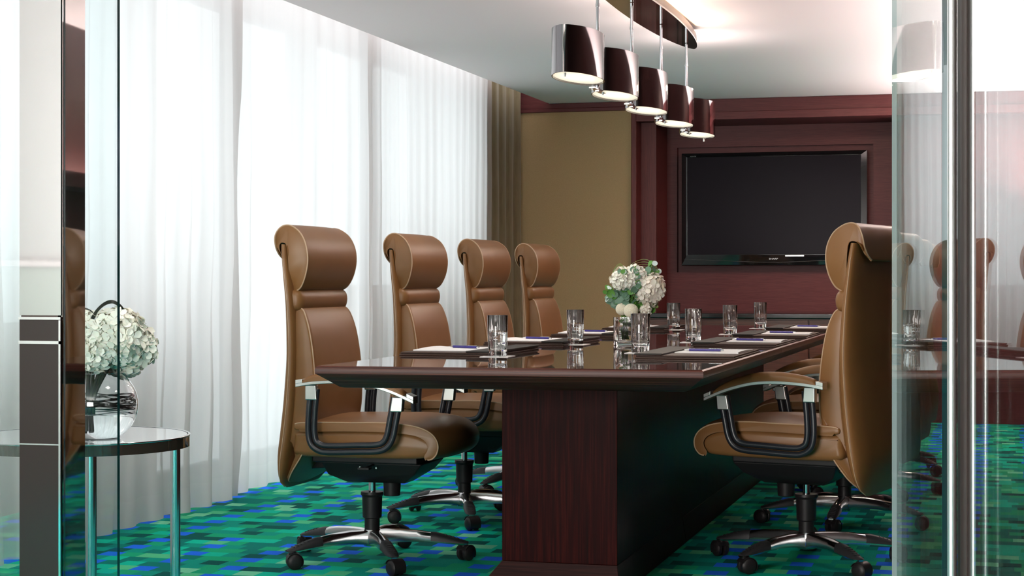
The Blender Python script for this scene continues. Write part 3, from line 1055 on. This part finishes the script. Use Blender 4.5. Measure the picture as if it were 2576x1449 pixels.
def make_blotter():
    t = thing('desk_blotter', '', 'desk pad')
    b = MB()
    b.box(-0.16, 0.16, -0.30, 0.30, 0.0, 0.0055)
    b.box(-0.157, 0.157, -0.297, 0.297, 0.0068, 0.0115)
    b.build('leather_board', M['pad_brown'], t, bevel=0.0015)
    MB().box(-0.156, 0.150, -0.290, 0.290, 0.0055, 0.0068).build('lining', M['pad_black'], t, smooth=False)
    MB().box(0.072, 0.162, -0.301, 0.301, 0.0116, 0.0175).build('flap', M['pad_black'], t, bevel=0.002)
    return t


def make_pad():
    b = MB()
    vs, fs = [], []
    nx, ny = 8, 12
    for k, z in enumerate((0.0, 0.003)):
        for j in range(ny + 1):
            for i in range(nx + 1):
                x, y = -0.105 + 0.21 * i / nx, -0.15 + 0.30 * j / ny
                lift = 0.004 * max(0, (-x - 0.06) / 0.045) ** 2 * (0.5 + 0.5 * math.sin(y * 14 + 1)) if k else 0
                vs.append((x, y, z + lift))
    n1 = (nx + 1) * (ny + 1)
    for k in range(2):
        for j in range(ny):
            for i in range(nx):
                a = k * n1 + j * (nx + 1) + i
                fs.append((a, a + 1, a + nx + 2, a + nx + 1))
    for j in range(ny):
        for i in (0, nx):
            a = j * (nx + 1) + i
            fs.append((a, a + nx + 1, a + nx + 1 + n1, a + n1))
    for i in range(nx):
        for j in (0, ny):
            a = j * (nx + 1) + i
            fs.append((a, a + 1, a + 1 + n1, a + n1))
    b.add(vs, fs)
    return b.build('notepad', M['paper'], None)


def make_pen():
    t = thing('ballpoint_pen', '', 'pen')
    r = 0.0045
    MB().cyl((0, -0.055, r), (0, 0.052, r), 0.0043, 0.0045, 12).build('barrel', M['pen'], t)
    MB().cyl((0, 0.0525, r), (0, 0.069, r), 0.004, 0.0012, 12).build('tip', M['chrome'], t)
    MB().cyl((0, -0.066, r), (0, -0.0555, r), 0.0025, 0.003, 10).box(-0.0012, 0.0012, -0.058, -0.015, 2 * r - 0.0002, 2 * r + 0.001).build('clip', M['chrome'], t)
    return t


def make_tumbler(water=0.0):
    t = thing('water_glass', '', 'glass')
    H, ro = 0.134, 0.0325
    b = MB()
    out_p = [(0.0, 0.0), (ro - 0.004, 0.0), (ro - 0.002, 0.0012), (ro - 0.0015, 0.02), (ro, 0.06), (ro + 0.0012, H - 0.001), (ro + 0.0008, H),
             (ro - 0.0008, H), (ro - 0.0016, H - 0.001), (ro - 0.0030, 0.06), (ro - 0.0055, 0.03), (ro - 0.010, 0.0225), (0.014, 0.0205), (0.0, 0.020)]

    def fr(i, a):
        if 9 <= i <= 11:
            return 1 + 0.022 * math.cos(9 * a)
        if i == 8:
            return 1 + 0.006 * math.cos(9 * a)
        return 1
    b.lathe(out_p, n=72, fr=fr)
    b.build('glass_body', M['glass'], t, ang=40)
    if water:
        w_ = MB()
        w_.lathe([(0.0, 0.0198), (0.014, 0.0203), (ro - 0.0097, 0.0223), (ro - 0.0051, 0.03), (ro - 0.0026, 0.06), (ro - 0.0020, water - 0.001), (ro - 0.0020, water), (0.0, water - 0.0004)], n=36)
        w_.build('water', M['water'], t)
    return t


def make_coaster():
    return MB().box(-0.048, 0.048, -0.048, 0.048, 0, 0.0016).build('coaster', M['coaster'], None, bevel=0.0004)


blot, padd, pen, gla, coa = make_blotter(), make_pad(), make_pen(), make_tumbler(), make_coaster()
gwa = make_tumbler(0.078)
ordn = ['nearest', 'second', 'third', 'farthest']
lx, rx_ = -1.775, -0.972
lfirst = {}
used = set()


def put(proto, loc, rz, lab, grp, cat):
    if proto.name in used:
        o = copy_tree(proto)
    else:
        o = proto
        used.add(proto.name)
    o.location = loc
    o.rotation_euler = (0, 0, rz)
    return tag(o, lab, cat, grp)


where = {
    'L': ['nearest the viewer on the window side', 'second along the window side', 'third along the window side, behind the flower vase', 'farthest along the window side'],
    'R': ['nearest the viewer on the right side', 'second along the right side', 'third along the right side', 'farthest along the right side'],
}
rng = random.Random(3)
for side in 'LR':
    for k in range(4):
        y = 5.78 + (1.03 if side == 'R' else 1.03) * k
        if side == 'L':
            y = [5.80, 6.78, 7.80, 8.84][k]
        else:
            y = [5.77, 6.83, 7.84, 8.92][k]
        x = lx if side == 'L' else rx_
        rz = 0 if side == 'L' else PI
        sg = 1 if side == 'L' else -1
        wh = where[side][k]
        put(blot, (x, y, TZ), rz + R(rng.uniform(-0.5, 0.5)), 'dark leather desk blotter, ' + wh, 'desk blotters at the place settings', 'desk pad')
        put(padd, (x - sg * 0.045, y + (-0.04 if side == 'L' else 0.03), TZ + 0.0117), rz + R(rng.uniform(-2, 2)), 'white notepad on the blotter ' + wh, 'notepads on the blotters', 'notepad')
        pz = TZ + 0.0117 + 0.0032
        pr = R(rng.uniform(60, 75)) if side == 'L' else R(rng.uniform(72, 88))
        put(pen, (x - sg * 0.02, y + (-0.02 if side == 'L' else -0.03), pz), pr, 'violet blue pen on the notepad ' + wh, 'pens on the notepads', 'pen')
        gx, gy = {'L': [(-1.595, 5.50), (-1.60, 6.60), (-1.60, 7.68), (-1.60, 8.70)], 'R': [(-1.20, 5.90), (-1.20, 6.96), (-1.215, 8.04), (-1.215, 9.08)]}[side][k]
        wt_ = side == 'L' and k < 2
        put(coa, (gx, gy, TZ), R(rng.uniform(-6, 6)), 'white coaster under the glass ' + wh, 'coasters under the glasses', 'coaster')
        put(gwa if wt_ else gla, (gx, gy, TZ + 0.0017), R(rng.uniform(0, 40)),
            ('clear tumbler half full of water, ' if wt_ else 'clear empty tumbler, ') + wh, 'water glasses on the table', 'glass')


# ------------------------------------------------------------------ flowers
def frame_of(d):
    d = d.normalized()
    a = Vector((0, 0, 1)) if abs(d.z) < 0.9 else Vector((1, 0, 0))
    u = d.cross(a).normalized()
    return u, d.cross(u)


def floret(b, c, d, size, rg, m=0):
    u, w_ = frame_of(d)
    a0 = rg.uniform(0, PI)
    for k in range(4):
        a = a0 + k * PI / 2
        t = u * math.cos(a) + w_ * math.sin(a)
        s_ = u * -math.sin(a) + w_ * math.cos(a)
        q = size * rg.uniform(0.85, 1.15)
        cup = rg.uniform(0.1, 0.45)
        pts = [c, c + t * q * 0.5 + s_ * q * 0.42 + d * q * cup * 0.5, c + t * q * 0.95 + s_ * q * 0.34 + d * q * cup * 0.6,
               c + t * q * 1.08 + d * q * cup * 0.45, c + t * q * 0.95 - s_ * q * 0.34 + d * q * cup * 0.6, c + t * q * 0.5 - s_ * q * 0.42 + d * q * cup * 0.5]
        mid = c + t * q * 0.6 + d * q * (cup * 0.35 - 0.04)
        b.add(pts + [mid], [(0, 1, 6), (1, 2, 6), (2, 3, 6), (3, 4, 6), (4, 5, 6), (5, 0, 6)], m)


def hydrangea(c, r, n, size, rg, sc=(1, 1, 1)):
    b = MB()
    c = Vector(c)
    b.sphere(c, r * 0.86, 14, 10, sc)
    for i in range(n):
        z = 1 - 2 * (i + 0.5) / n
        a = i * 2.39996 + rg.uniform(-0.2, 0.2)
        q = math.sqrt(1 - z * z)
        d = Vector((q * math.cos(a), q * math.sin(a), z))
        p = c + Vector((d.x * sc[0], d.y * sc[1], d.z * sc[2])) * r * rg.uniform(0.86, 1.03)
        d2 = (d + Vector((rg.uniform(-.35, .35), rg.uniform(-.35, .35), rg.uniform(-.35, .35)))).normalized()
        floret(b, p, d2, size, rg)
    return b


def disc_leaf(b, c, d, r, rg, elong=1.15, m=0):
    u, w_ = frame_of(d)
    a0 = rg.uniform(0, 2 * PI)
    t = u * math.cos(a0) + w_ * math.sin(a0)
    s_ = d.normalized().cross(t)
    n = 10
    pts = [c + t * r * elong * math.cos(2 * PI * k / n) + s_ * r * math.sin(2 * PI * k / n) + d * 0.15 * r * abs(math.sin(2 * PI * k / n)) for k in range(n)]
    b.add(pts + [c - d * 0.02 * r], [(k, (k + 1) % n, n) for k in range(n)], m)


def mum(c, r, rg):
    b = MB()
    b.sphere(c, r * 0.93, 20, 14)
    n = 420
    for i in range(n):
        z = 1 - 2 * (i + 0.5) / n
        a = i * 2.39996
        q = math.sqrt(1 - z * z)
        d = Vector((q * math.cos(a), q * math.sin(a), z))
        b.sphere(Vector(c) + d * r * 0.93, r * 0.085, 5, 3)
    return b


rg = random.Random(11)
VX, VY = -1.405, 6.62
vs_ = thing('glass_vase', 'small square clear glass vase holding the white bouquet on the table', 'vase', (VX, VY, TZ))
b = MB()
hw, H = 0.041, 0.108


def rsq(w_, z, r=0.008):
    out_ = []
    for cx_, cy_, a0 in ((1, 1, 0), (-1, 1, 90), (-1, -1, 180), (1, -1, 270)):
        for k in range(4):
            a = R(a0 + 30 * k)
            out_.append(((w_ - r) * cx_ + r * math.cos(a), (w_ - r) * cy_ + r * math.sin(a), z))
    return out_


b.loft([rsq(hw - 0.002, 0), rsq(hw, 0.003), rsq(hw, H), rsq(hw - 0.004, H), rsq(hw - 0.005, 0.02), rsq(hw - 0.012, 0.014, 0.006)])
b.build('glass_body', M['glass'], vs_, ang=50)
MB().loft([rsq(hw - 0.0115, 0.0137, 0.006), rsq(hw - 0.0047, 0.0200), rsq(hw - 0.0038, 0.072)]).build('water', M['water'], vs_, ang=50)

bq = thing('flower_bouquet', 'bouquet of white hydrangeas, roses and eucalyptus in the vase on the table', 'flowers', (VX, VY, TZ))
# local axes: camera right is about (cos, sin) of 15.7 degrees
CR = Vector((math.cos(R(15.7)), math.sin(R(15.7)), 0))
CF = Vector((-math.sin(R(15.7)), math.cos(R(15.7)), 0))


def loc(r_, f_, z_):
    return CR * r_ + CF * f_ + Vector((0, 0, z_))


PXM = 6.72 / 4400  # metres per pixel at the vase


def lp(px, py, f_=0.0):
    return loc((px - 1581) * PXM, f_, (868 - py) * PXM)


hydrangea(lp(1638, 727, -0.01), 0.060, 80, 0.0235, rg).build('hydrangea_flower', M['petal_cream'], bq, fix=False, ang=50)
hydrangea(lp(1575, 703, 0.02), 0.045, 60, 0.018, rg).build('hydrangea_flower', M['petal'], bq, fix=False, ang=50)
for px, py, f_, r_, mm in ((1567, 704, -0.045, 0.030, 'petal'), (1603, 690, -0.03, 0.030, 'petal'), (1588, 712, -0.055, 0.020, 'petal'), (1630, 780, -0.03, 0.017, 'petal_cream')):
    hydrangea(lp(px, py, f_), r_, 34, r_ * 0.75, rg).build('rose_flower', M[mm], bq, fix=False, ang=70)
mum(lp(1570, 777, -0.03), 0.024, rg).build('pompon_flower', M['petal_warm'], bq, fix=False, ang=80)
mum(lp(1592, 781, -0.055), 0.028, rg).build('pompon_flower', M['petal_warm'], bq, fix=False, ang=80)
# eucalyptus sprigs
for k, path in enumerate([
    [(1588, 800), (1570, 760), (1552, 740), (1530, 728)],
    [(1588, 800), (1600, 740), (1606, 705), (1600, 675)],
    [(1590, 800), (1618, 720), (1636, 690), (1650, 660)],
    [(1590, 800), (1640, 735), (1655, 700), (1660, 680)],
    [(1588, 800), (1575, 735), (1572, 700), (1570, 680)],
    [(1588, 800), (1580, 740), (1592, 725), (1610, 712)],
    [(1588, 800), (1560, 765), (1545, 752), (1535, 745)],
]):
    ctr = [lp(px, py, [-0.03, -0.055, -0.02, 0.01, -0.06, -0.075, -0.02][k] * (i / 3) ** 0.5) for i, (px, py) in enumerate(path)]
    pp = spline(ctr, False, 6)
    sb = MB().tube(pp, 0.0011, 5)
    sp0 = sb.build('eucalyptus_stem', M['stem'], bq)
    lb = MB()
    for i in range(4, len(pp)):
        for sg in (-1, 1):
            dr_ = (pp[i] - pp[i - 1]).normalized()
            side = dr_.cross(Vector((rg.uniform(-1, 1), rg.uniform(-1, 1), rg.uniform(-.3, .3)))).normalized()
            c = pp[i] + side * sg * 0.011
            nrm = (-CF + side * sg * 0.5 + Vector((rg.uniform(-.6, .6), rg.uniform(-.6, .6), rg.uniform(-.2, .9)))).normalized()
            disc_leaf(lb, c, nrm, rg.uniform(0.009, 0.0155) * (1.0 if i < 15 else 0.7), rg, m=rg.choice([0, 0, 0, 1]) if i < 16 else rg.choice([0, 1, 2]))
    lb.build('leaves', [M['leaf'], M['leaf_bright'], M['leaf_back']], sp0, fix=False, ang=60)
# leafy underside and berries
lb = MB()
for i in range(60):
    p = lp(rg.uniform(1590, 1650), rg.uniform(752, 785), rg.uniform(-0.03, 0.04))
    disc_leaf(lb, p, Vector((rg.uniform(-1, 1), rg.uniform(-1, 0.2), rg.uniform(-.6, .6))), rg.uniform(0.008, 0.016), rg, 1.5)
lb.build('foliage', M['leaf_bright'], bq, fix=False, ang=60)
lb = MB()
for i in range(16):
    lb.sphere(lp(rg.uniform(1636, 1660), rg.uniform(755, 772), rg.uniform(-0.02, 0.02)), 0.006, 8, 6)
lb.build('berry_cluster', M['grass'], bq, fix=False)
# bear grass arches
for k in range(7):
    o_ = rg.uniform(-3, 3)
    if k < 3:
        pts = [lp(1549 + o_, 720), lp(1546 + o_, 690 + o_), lp(1556 + o_, 668 + 2 * k), lp(1568 + o_, 663 + 2 * k), lp(1578, 675)]
    else:
        q = (k - 3) * 6
        pts = [lp(1583, 690, 0.02), lp(1592 + q * .3, 668 + q * .4, 0.02), lp(1618, 653 + q, 0.02), lp(1640, 654 + q, 0.01), lp(1660 - q * .3, 672 + q * .4), lp(1666 - q * .4, 705)]
    MB().tube(spline(pts, False, 8), 0.0009, 5).build('grass_blade', M['grass'], bq)
sb = MB()
for i in range(14):
    a = rg.uniform(0, 2 * PI)
    r0 = rg.uniform(0.004, 0.018)
    top = lp(rg.uniform(1565, 1615), rg.uniform(760, 790), rg.uniform(-0.03, 0.02))
    sb.tube(spline([(r0 * math.cos(a), r0 * math.sin(a), 0.024), (0.6 * r0 * math.cos(a + 1), 0.6 * r0 * math.sin(a + 1), 0.08), tuple(top)], False, 5), 0.0024, 6)
sb.build('stems', M['stem'], bq)
lb = MB()
for i in range(16):
    p = loc(rg.uniform(-0.018, 0.020), rg.uniform(-0.015, 0.015), rg.uniform(0.05, 0.13))
    disc_leaf(lb, p, Vector((rg.uniform(-1, 1), rg.uniform(-1, 1), 0.1)), rg.uniform(0.006, 0.009), rg, 2.0)
lb.build('stem_leaves', M['leaf_bright'], bq, fix=False, ang=60)

# ------------------------------------------------------------------ side table, bowl vase and its flowers
STX, STY, STZ = -2.49, 4.39, 0.566
st_ = thing('side_table', 'round glass-topped side table with black rim and chrome legs by the curtain', 'table', (STX, STY, 0))
MB().lathe([(0.0, STZ - 0.006), (0.292, STZ - 0.006), (0.296, STZ - 0.002), (0.294, STZ), (0.0, STZ)], n=72).build('glass_top', M['table_glass'], st_, ang=30)
MB().lathe([(0.2965, STZ - 0.032), (0.303, STZ - 0.032), (0.303, STZ - 0.001), (0.2965, STZ - 0.001), (0.2965, STZ - 0.032)], n=72).lathe([(0.0, STZ - 0.032), (0.2965, STZ - 0.032), (0.2965, STZ - 0.007), (0.0, STZ - 0.007)], n=72).build('rim', M['canopy'], st_, ang=30)
MB().lathe([(0.3035, STZ - 0.0035), (0.3045, STZ - 0.001), (0.3035, STZ + 0.0008), (0.2975, STZ + 0.0006)], n=72).build('rim_edge', M['chrome'], st_, ang=60)
for deg in (70, -16, 160, 250):
    a = R(deg)
    p = CR * 0.262 * math.cos(a) - CF * 0.262 * math.sin(a)
    MB().cyl((p.x, p.y, 0.0), (p.x, p.y, STZ - 0.033), 0.0145, n=24).build('leg', M['chrome'], st_)

BX, BY = -2.392, 4.325
bw = thing('bowl_vase', 'round clear glass bowl vase half filled with water on the side table', 'vase', (BX, BY, STZ + 0.001))
r_b = 0.103
pr_o, pr_i = [], []
for i in range(25):
    a = R(-62 + (62 + 58) * i / 24)
    pr_o.append((r_b * math.cos(a), r_b * math.sin(a)))
    pr_i.append(((r_b - 0.003) * math.cos(a), (r_b - 0.003) * math.sin(a)))
zb = -pr_o[0][1]
prof = [(0.0, 0.0)] + [(x, z + zb) for x, z in pr_o] + [(x, z + zb) for x, z in reversed(pr_i)] + [(0.0, -pr_i[0][1] * -1 + zb + 0.003)]
prof[-1] = (0.0, prof[-2][1])
MB().lathe(prof, n=56).build('glass_body', M['glass'], bw, ang=50)
wz = 0.068
pw = [(0.0, prof[-2][1] - 0.0004)]
for i in range(20):
    a = R(-61 + (61) * i / 19)
    x, z = (r_b - 0.0026) * math.cos(a), (r_b - 0.0026) * math.sin(a) + zb
    if z < wz and z > pw[0][1]:
        pw.append((x, z))
pw.append((math.sqrt((r_b - 0.0026) ** 2 - (wz - zb) ** 2), wz))
pw.append((0.0, wz))
MB().lathe(pw, n=56).build('water', M['water'], bw, ang=50)
vn = thing('coiled_vine', 'dark vine coiled inside the round glass bowl vase', 'plant', (BX, BY, STZ + 0.001))
vb = MB()
pts = []
for i in range(420):
    a = i * 0.17
    rr = 0.092 + 0.004 * math.sin(i * 0.31)
    z = 0.094 + 0.012 * math.sin(i * 0.021) + 0.013 * math.sin(a + i * 0.013)
    rr = min(rr, math.sqrt(max(0.0001, (r_b - 0.007) ** 2 - (z - zb) ** 2)))
    pts.append((rr * math.cos(a), rr * math.sin(a), z))
vb.tube(pts, 0.0014, 5)
vob = vb.build('coils', M['vine'], vn)

hb = thing('hydrangea_bouquet', 'bunch of white hydrangeas standing in the round bowl vase on the side table', 'flowers', (BX, BY, STZ + 0.001))
SM = 4.81 / 4400


def sp_(px, py, f_=0.0):
    return loc((px - 252) * SM, f_, (1098 - py) * SM)


for (px, py, f_, r_, n_) in ((300, 845, -0.02, 0.075, 150), (240, 840, -0.03, 0.062, 110), (335, 868, 0.02, 0.055, 90), (255, 880, -0.06, 0.045, 70), (210, 850, 0.01, 0.06, 90), (300, 900, 0.05, 0.05, 70)):
    hydrangea(sp_(px, py, f_), r_, int(n_ * 1.1), 0.0235, rg).build('hydrangea_flower', M['petal'], hb, fix=False, ang=50)
lb = MB()
for (px, py) in ((368, 850), (378, 870), (372, 862), (362, 838)):
    disc_leaf(lb, sp_(px, py, 0), Vector((0.3, -1, 0.3)), 0.012, rg, 1.4)
lb.build('bud_leaves', M['grass'], hb, fix=False)
for k in range(6):
    a = k * 2 * PI / 6
    p1 = Vector((0.014 * math.cos(a), 0.014 * math.sin(a), 0.0)) + CR * -0.03
    MB().tube(spline([tuple(p1 + Vector((0, 0, 0.035))), tuple(p1 * 0.8 + Vector((0, 0, 0.12))), tuple(sp_(252 + 40 * math.cos(a), 890, 0.03 * math.sin(a)))], False, 6), 0.005, 8).build('stem', M['stem_dark'], hb)
for k in range(8):
    q = k * 1.6
    if k < 5:
        pts = [sp_(237 + q, 870, -0.075), sp_(242 + q, 805, -0.07), sp_(262 + q * .6, 768 + q * .5, -0.06), sp_(290 + q * .4, 752 + q, -0.05), sp_(315 - q * .3, 768 + q, -0.04), sp_(324 - q * .5, 800, -0.03)]
    else:
        pts = [sp_(205 - q * .4, 830, -0.05), sp_(208, 785 + q * .5, -0.05), sp_(222, 768 + q * .5, -0.05), sp_(240, 775 + q * .4, -0.05), sp_(248, 790, -0.05)]
    MB().tube(spline(pts, False, 8), 0.0016, 5).build('vine_loop', M['vine'], hb)

# ------------------------------------------------------------------ pendant lamp
pl = thing('pendant_lamp', 'row of five dark oval shades hanging on rods from a long glossy black canopy', 'lamp', (-1.57, 7.88, 0))
cyl_y = [6.526, 7.19, 7.86, 8.56, 9.235]


def oval(a, b_, n=56, p=0.80):
    out_ = []
    for i in range(n):
        t = 2 * PI * i / n
        y = -a * math.cos(t)
        x = math.copysign(b_ * (max(0.0, 1 - (y / a) ** 2)) ** 0.62, math.sin(t))
        out_.append((x, y))
    return out_


ZB, ZT = 1.772, 1.948
ov, ovi = oval(0.245, 0.090), oval(0.240, 0.0865)
sh0 = None
for k, yy in enumerate(cyl_y):
    if sh0 is None:
        b = MB()
        b.loft([[(x, y, ZB - 1.772) for x, y in ov], [(x, y, ZT - 1.772) for x, y in ov], [(x, y, ZT - 1.772) for x, y in ovi], [(x, y, ZB - 1.772) for x, y in ovi], [(x, y, ZB - 1.772) for x, y in ov]], False, False)
        sh0 = b.build('lamp_shade', M['shade'], pl, ang=60)
        d = MB().loft([[(x * .985, y * .985, 0.006) for x, y in ovi], [(x * .985, y * .985, 0.010) for x, y in ovi]]).build('diffuser', M['diffuser'], sh0, ang=40)
        seam_ = MB().cyl((0, -0.2455, 0.0), (0, -0.2455, ZT - ZB), 0.0012, n=6).build('seam', M['satin'], sh0)
        sh = sh0
    else:
        sh = copy_tree(sh0, pl)
    sh.location = (0, yy - 7.88, 1.772)
for k in range(4):
    yy = (cyl_y[k] + cyl_y[k + 1]) / 2 - 7.88
    rod = MB().cyl((0, yy, 1.768), (0, yy, 2.216), 0.0068, n=14).build('rod', M['chrome'], pl)
    MB().cyl((0, yy, 2.10), (0, yy, 2.112), 0.0095, n=12).cyl((-0.004, yy + 0.012, 2.085), (-0.004, yy + 0.012, 2.112), 0.0055, n=10).build('clamp', M['chrome'], rod)
    MB().box(-0.012, 0.012, yy - 0.105, yy + 0.105, 1.760, 1.767).box(-0.008, 0.008, yy - 0.012, yy + 0.012, 1.757, 1.775).build('connector', M['chrome'], pl, bevel=0.001)
    for sg in (-1, 1):
        MB().cyl((0, yy + sg * 0.095, 1.755), (0, yy + sg * 0.095, 1.768), 0.0045, n=10).build('screw', M['satin'], pl)
MB().cyl((0, cyl_y[-1] + 0.21 - 7.88, 1.755), (0, cyl_y[-1] + 0.21 - 7.88, 1.772), 0.0055, n=10).build('screw', M['satin'], pl)
MB().cyl((0, cyl_y[0] - 0.21 - 7.88, 1.758), (0, cyl_y[0] - 0.21 - 7.88, 1.772), 0.0045, n=10).build('screw', M['satin'], pl)
ca = oval(1.25, 0.105, 90)
b = MB()
b.loft([[(x, y, 2.218) for x, y in ca], [(x, y, 2.226) for x, y in ca]], m=0)
b.loft([[(x * 0.99, y * .995, 2.226) for x, y in ca], [(x * 0.98, y * .99, 2.262) for x, y in ca]], m=1)
b.build('canopy', [M['canopy'], M['canopy_side']], pl, ang=30)
MB().box(-0.02, 0.02, -0.3, 0.3, 2.262, 2.2995).build('ceiling_mount', M['satin'], pl, smooth=False)
# the lamps inside the shades also throw light up to the ceiling; warm strips glow over the canopy
for yy in cyl_y:
    area('shade_lamp', (-1.57, yy, 1.9476), (R(180), 0, 0), 0.14, 0.36, 1.1, (1.0, 0.92, 0.88))
    area('shade_lamp', (-1.57, yy, 1.768), (0, 0, 0), 0.08, 0.30, 0.8, (1.0, 0.90, 0.78))
for sg in (1, -1):
    area('canopy_strip', (-1.57 + sg * 0.07, 7.9, 2.270), (0, R(-sg * 120), 0), 0.012, 1.9, 2.6 if sg > 0 else 0.9, (1.0, 0.66, 0.36))
area('canopy_strip', (-1.57, 9.00, 2.270), (R(120), 0, 0), 0.03, 0.012, 0.3, (1.0, 0.66, 0.36))

# ------------------------------------------------------------------ glass front: left post and sliding leaf
post = MB()
post.box(-1.79, -1.701, 2.93, 3.014, 0.0, 2.84, 0)
po = MB()
# four clad faces: polished steel towards the corridor above, dark panel below, black mirror on the reveal
po.box(-1.788, -1.7102, 2.932, 3.026, 0.0, ZC - 0.001)
pr = po.build('trim_5', M['bronze'], kind='structure', smooth=False)
MB().box(-1.790, -1.7025, 2.9295, 2.9318, 0.934, ZC - 0.002).build('steel_cladding', M['steel'], pr, smooth=False)
MB().box(-1.790, -1.7025, 2.9295, 2.9318, 0.0, 0.930).build('dark_cladding', M['dark_panel'], pr, smooth=False)
fr = MB()
fr.box(-1.790, -1.7015, 2.926, 2.9293, 0.926, 0.931).box(-1.790, -1.7015, 2.926, 2.9293, 0.880, 0.886)
fr.box(-1.7055, -1.7015, 2.926, 2.9293, 0.0, 0.925).box(-1.790, -1.7015, 2.927, 2.9293, 0.690, 0.6925)
fr.build('chrome_edging', M['chrome'], pr, smooth=False)
MB().prism([(-1.7028, 2.932), (-1.7005, 2.932), (-1.7074, 3.028), (-1.7097, 3.028)], 0.0, ZC - 0.002).build('mirror_reveal', M['black_mirror'], pr, smooth=False)


def glass_leaf(b, x0, x1, y0, y1, z0, z1, Mx=None, edge=1, e0=True, e1=True):
    vs = [Vector((x, y, z)) for z in (z0, z1) for y in (y0, y1) for x in (x0, x1)]
    if Mx:
        vs = [Mx @ p for p in vs]
    b.add(vs, [(0, 1, 5, 4), (2, 6, 7, 3)], 0)
    b.add(vs, [(0, 2, 3, 1), (4, 5, 7, 6)] + ([(0, 4, 6, 2)] if e0 else []) + ([(1, 3, 7, 5)] if e1 else []), edge)
    return b


gb = MB()
glass_leaf(gb, -3.30, -1.653, 3.055, 3.065, 0.012, ZC - 0.002)
d1 = gb.build('door_1', [M['sheet'], M['glass_edge']], kind='structure', smooth=False, fix=False)

# right: opened glass leaf hinged towards the viewer
dvec = Vector((-0.2062, 0.9785, 0))
org = Vector((0.4339, 0.0914, 0))
MX = Matrix.Translation(org) @ Matrix(((dvec.x, -dvec.y, 0, 0), (dvec.y, dvec.x, 0, 0), (0, 0, 1, 0), (0, 0, 0, 1)))
# local x runs along the leaf away from the viewer, local +y points to the room's left
gb = MB()
glass_leaf(gb, 2.493, 2.956, -0.004, 0.004, 0.012, ZC - 0.004, MX, e0=False)
glass_leaf(gb, 1.55, 2.304, -0.004, 0.004, 0.012, ZC - 0.004, MX, e1=False)
d2 = gb.build('door_2', [M['sheet'], M['glass_edge_light']], kind='structure', smooth=False, fix=False)
st2 = MB().box(2.307, 2.370, -0.005, 0.005, 0.012, ZC - 0.004, M=MX).build('stile', M['stile_dark'], d2, bevel=0.001)
gb = MB()
glass_leaf(gb, 2.373, 2.490, -0.004, 0.004, 0.012, ZC - 0.004, MX, e0=False)
gb.build('side_light', [M['sheet'], M['glass_edge']], d2, smooth=False, fix=False)
pa, pb_ = MX @ Vector((2.345, 0.0165, 0.02)), MX @ Vector((2.345, 0.0165, ZC - 0.01))
MB().cyl(pa, pb_, 0.0062, n=24).build('door_handle', M['handle_metal'], d2)

# ------------------------------------------------------------------ painting on the right wall (seen in the post's mirror)
pp_ = thing('painting', 'abstract blue and white painting on the right wall, mirrored in the left post', 'picture', (XR - 0.02, 6.6, 1.45))
MB().box(-0.012, 0.019, -0.50, 0.50, -0.30, 0.30).build('canvas', M['painting'], pp_, smooth=False)
MB().box(-0.02, 0.019, -0.52, -0.50, -0.32, 0.32).box(-0.02, 0.019, 0.50, 0.52, -0.32, 0.32).box(-0.02, 0.019, -0.5, 0.5, 0.30, 0.32).box(-0.02, 0.019, -0.5, 0.5, -0.32, -0.30).build('frame', M['bronze'], pp_, smooth=False)
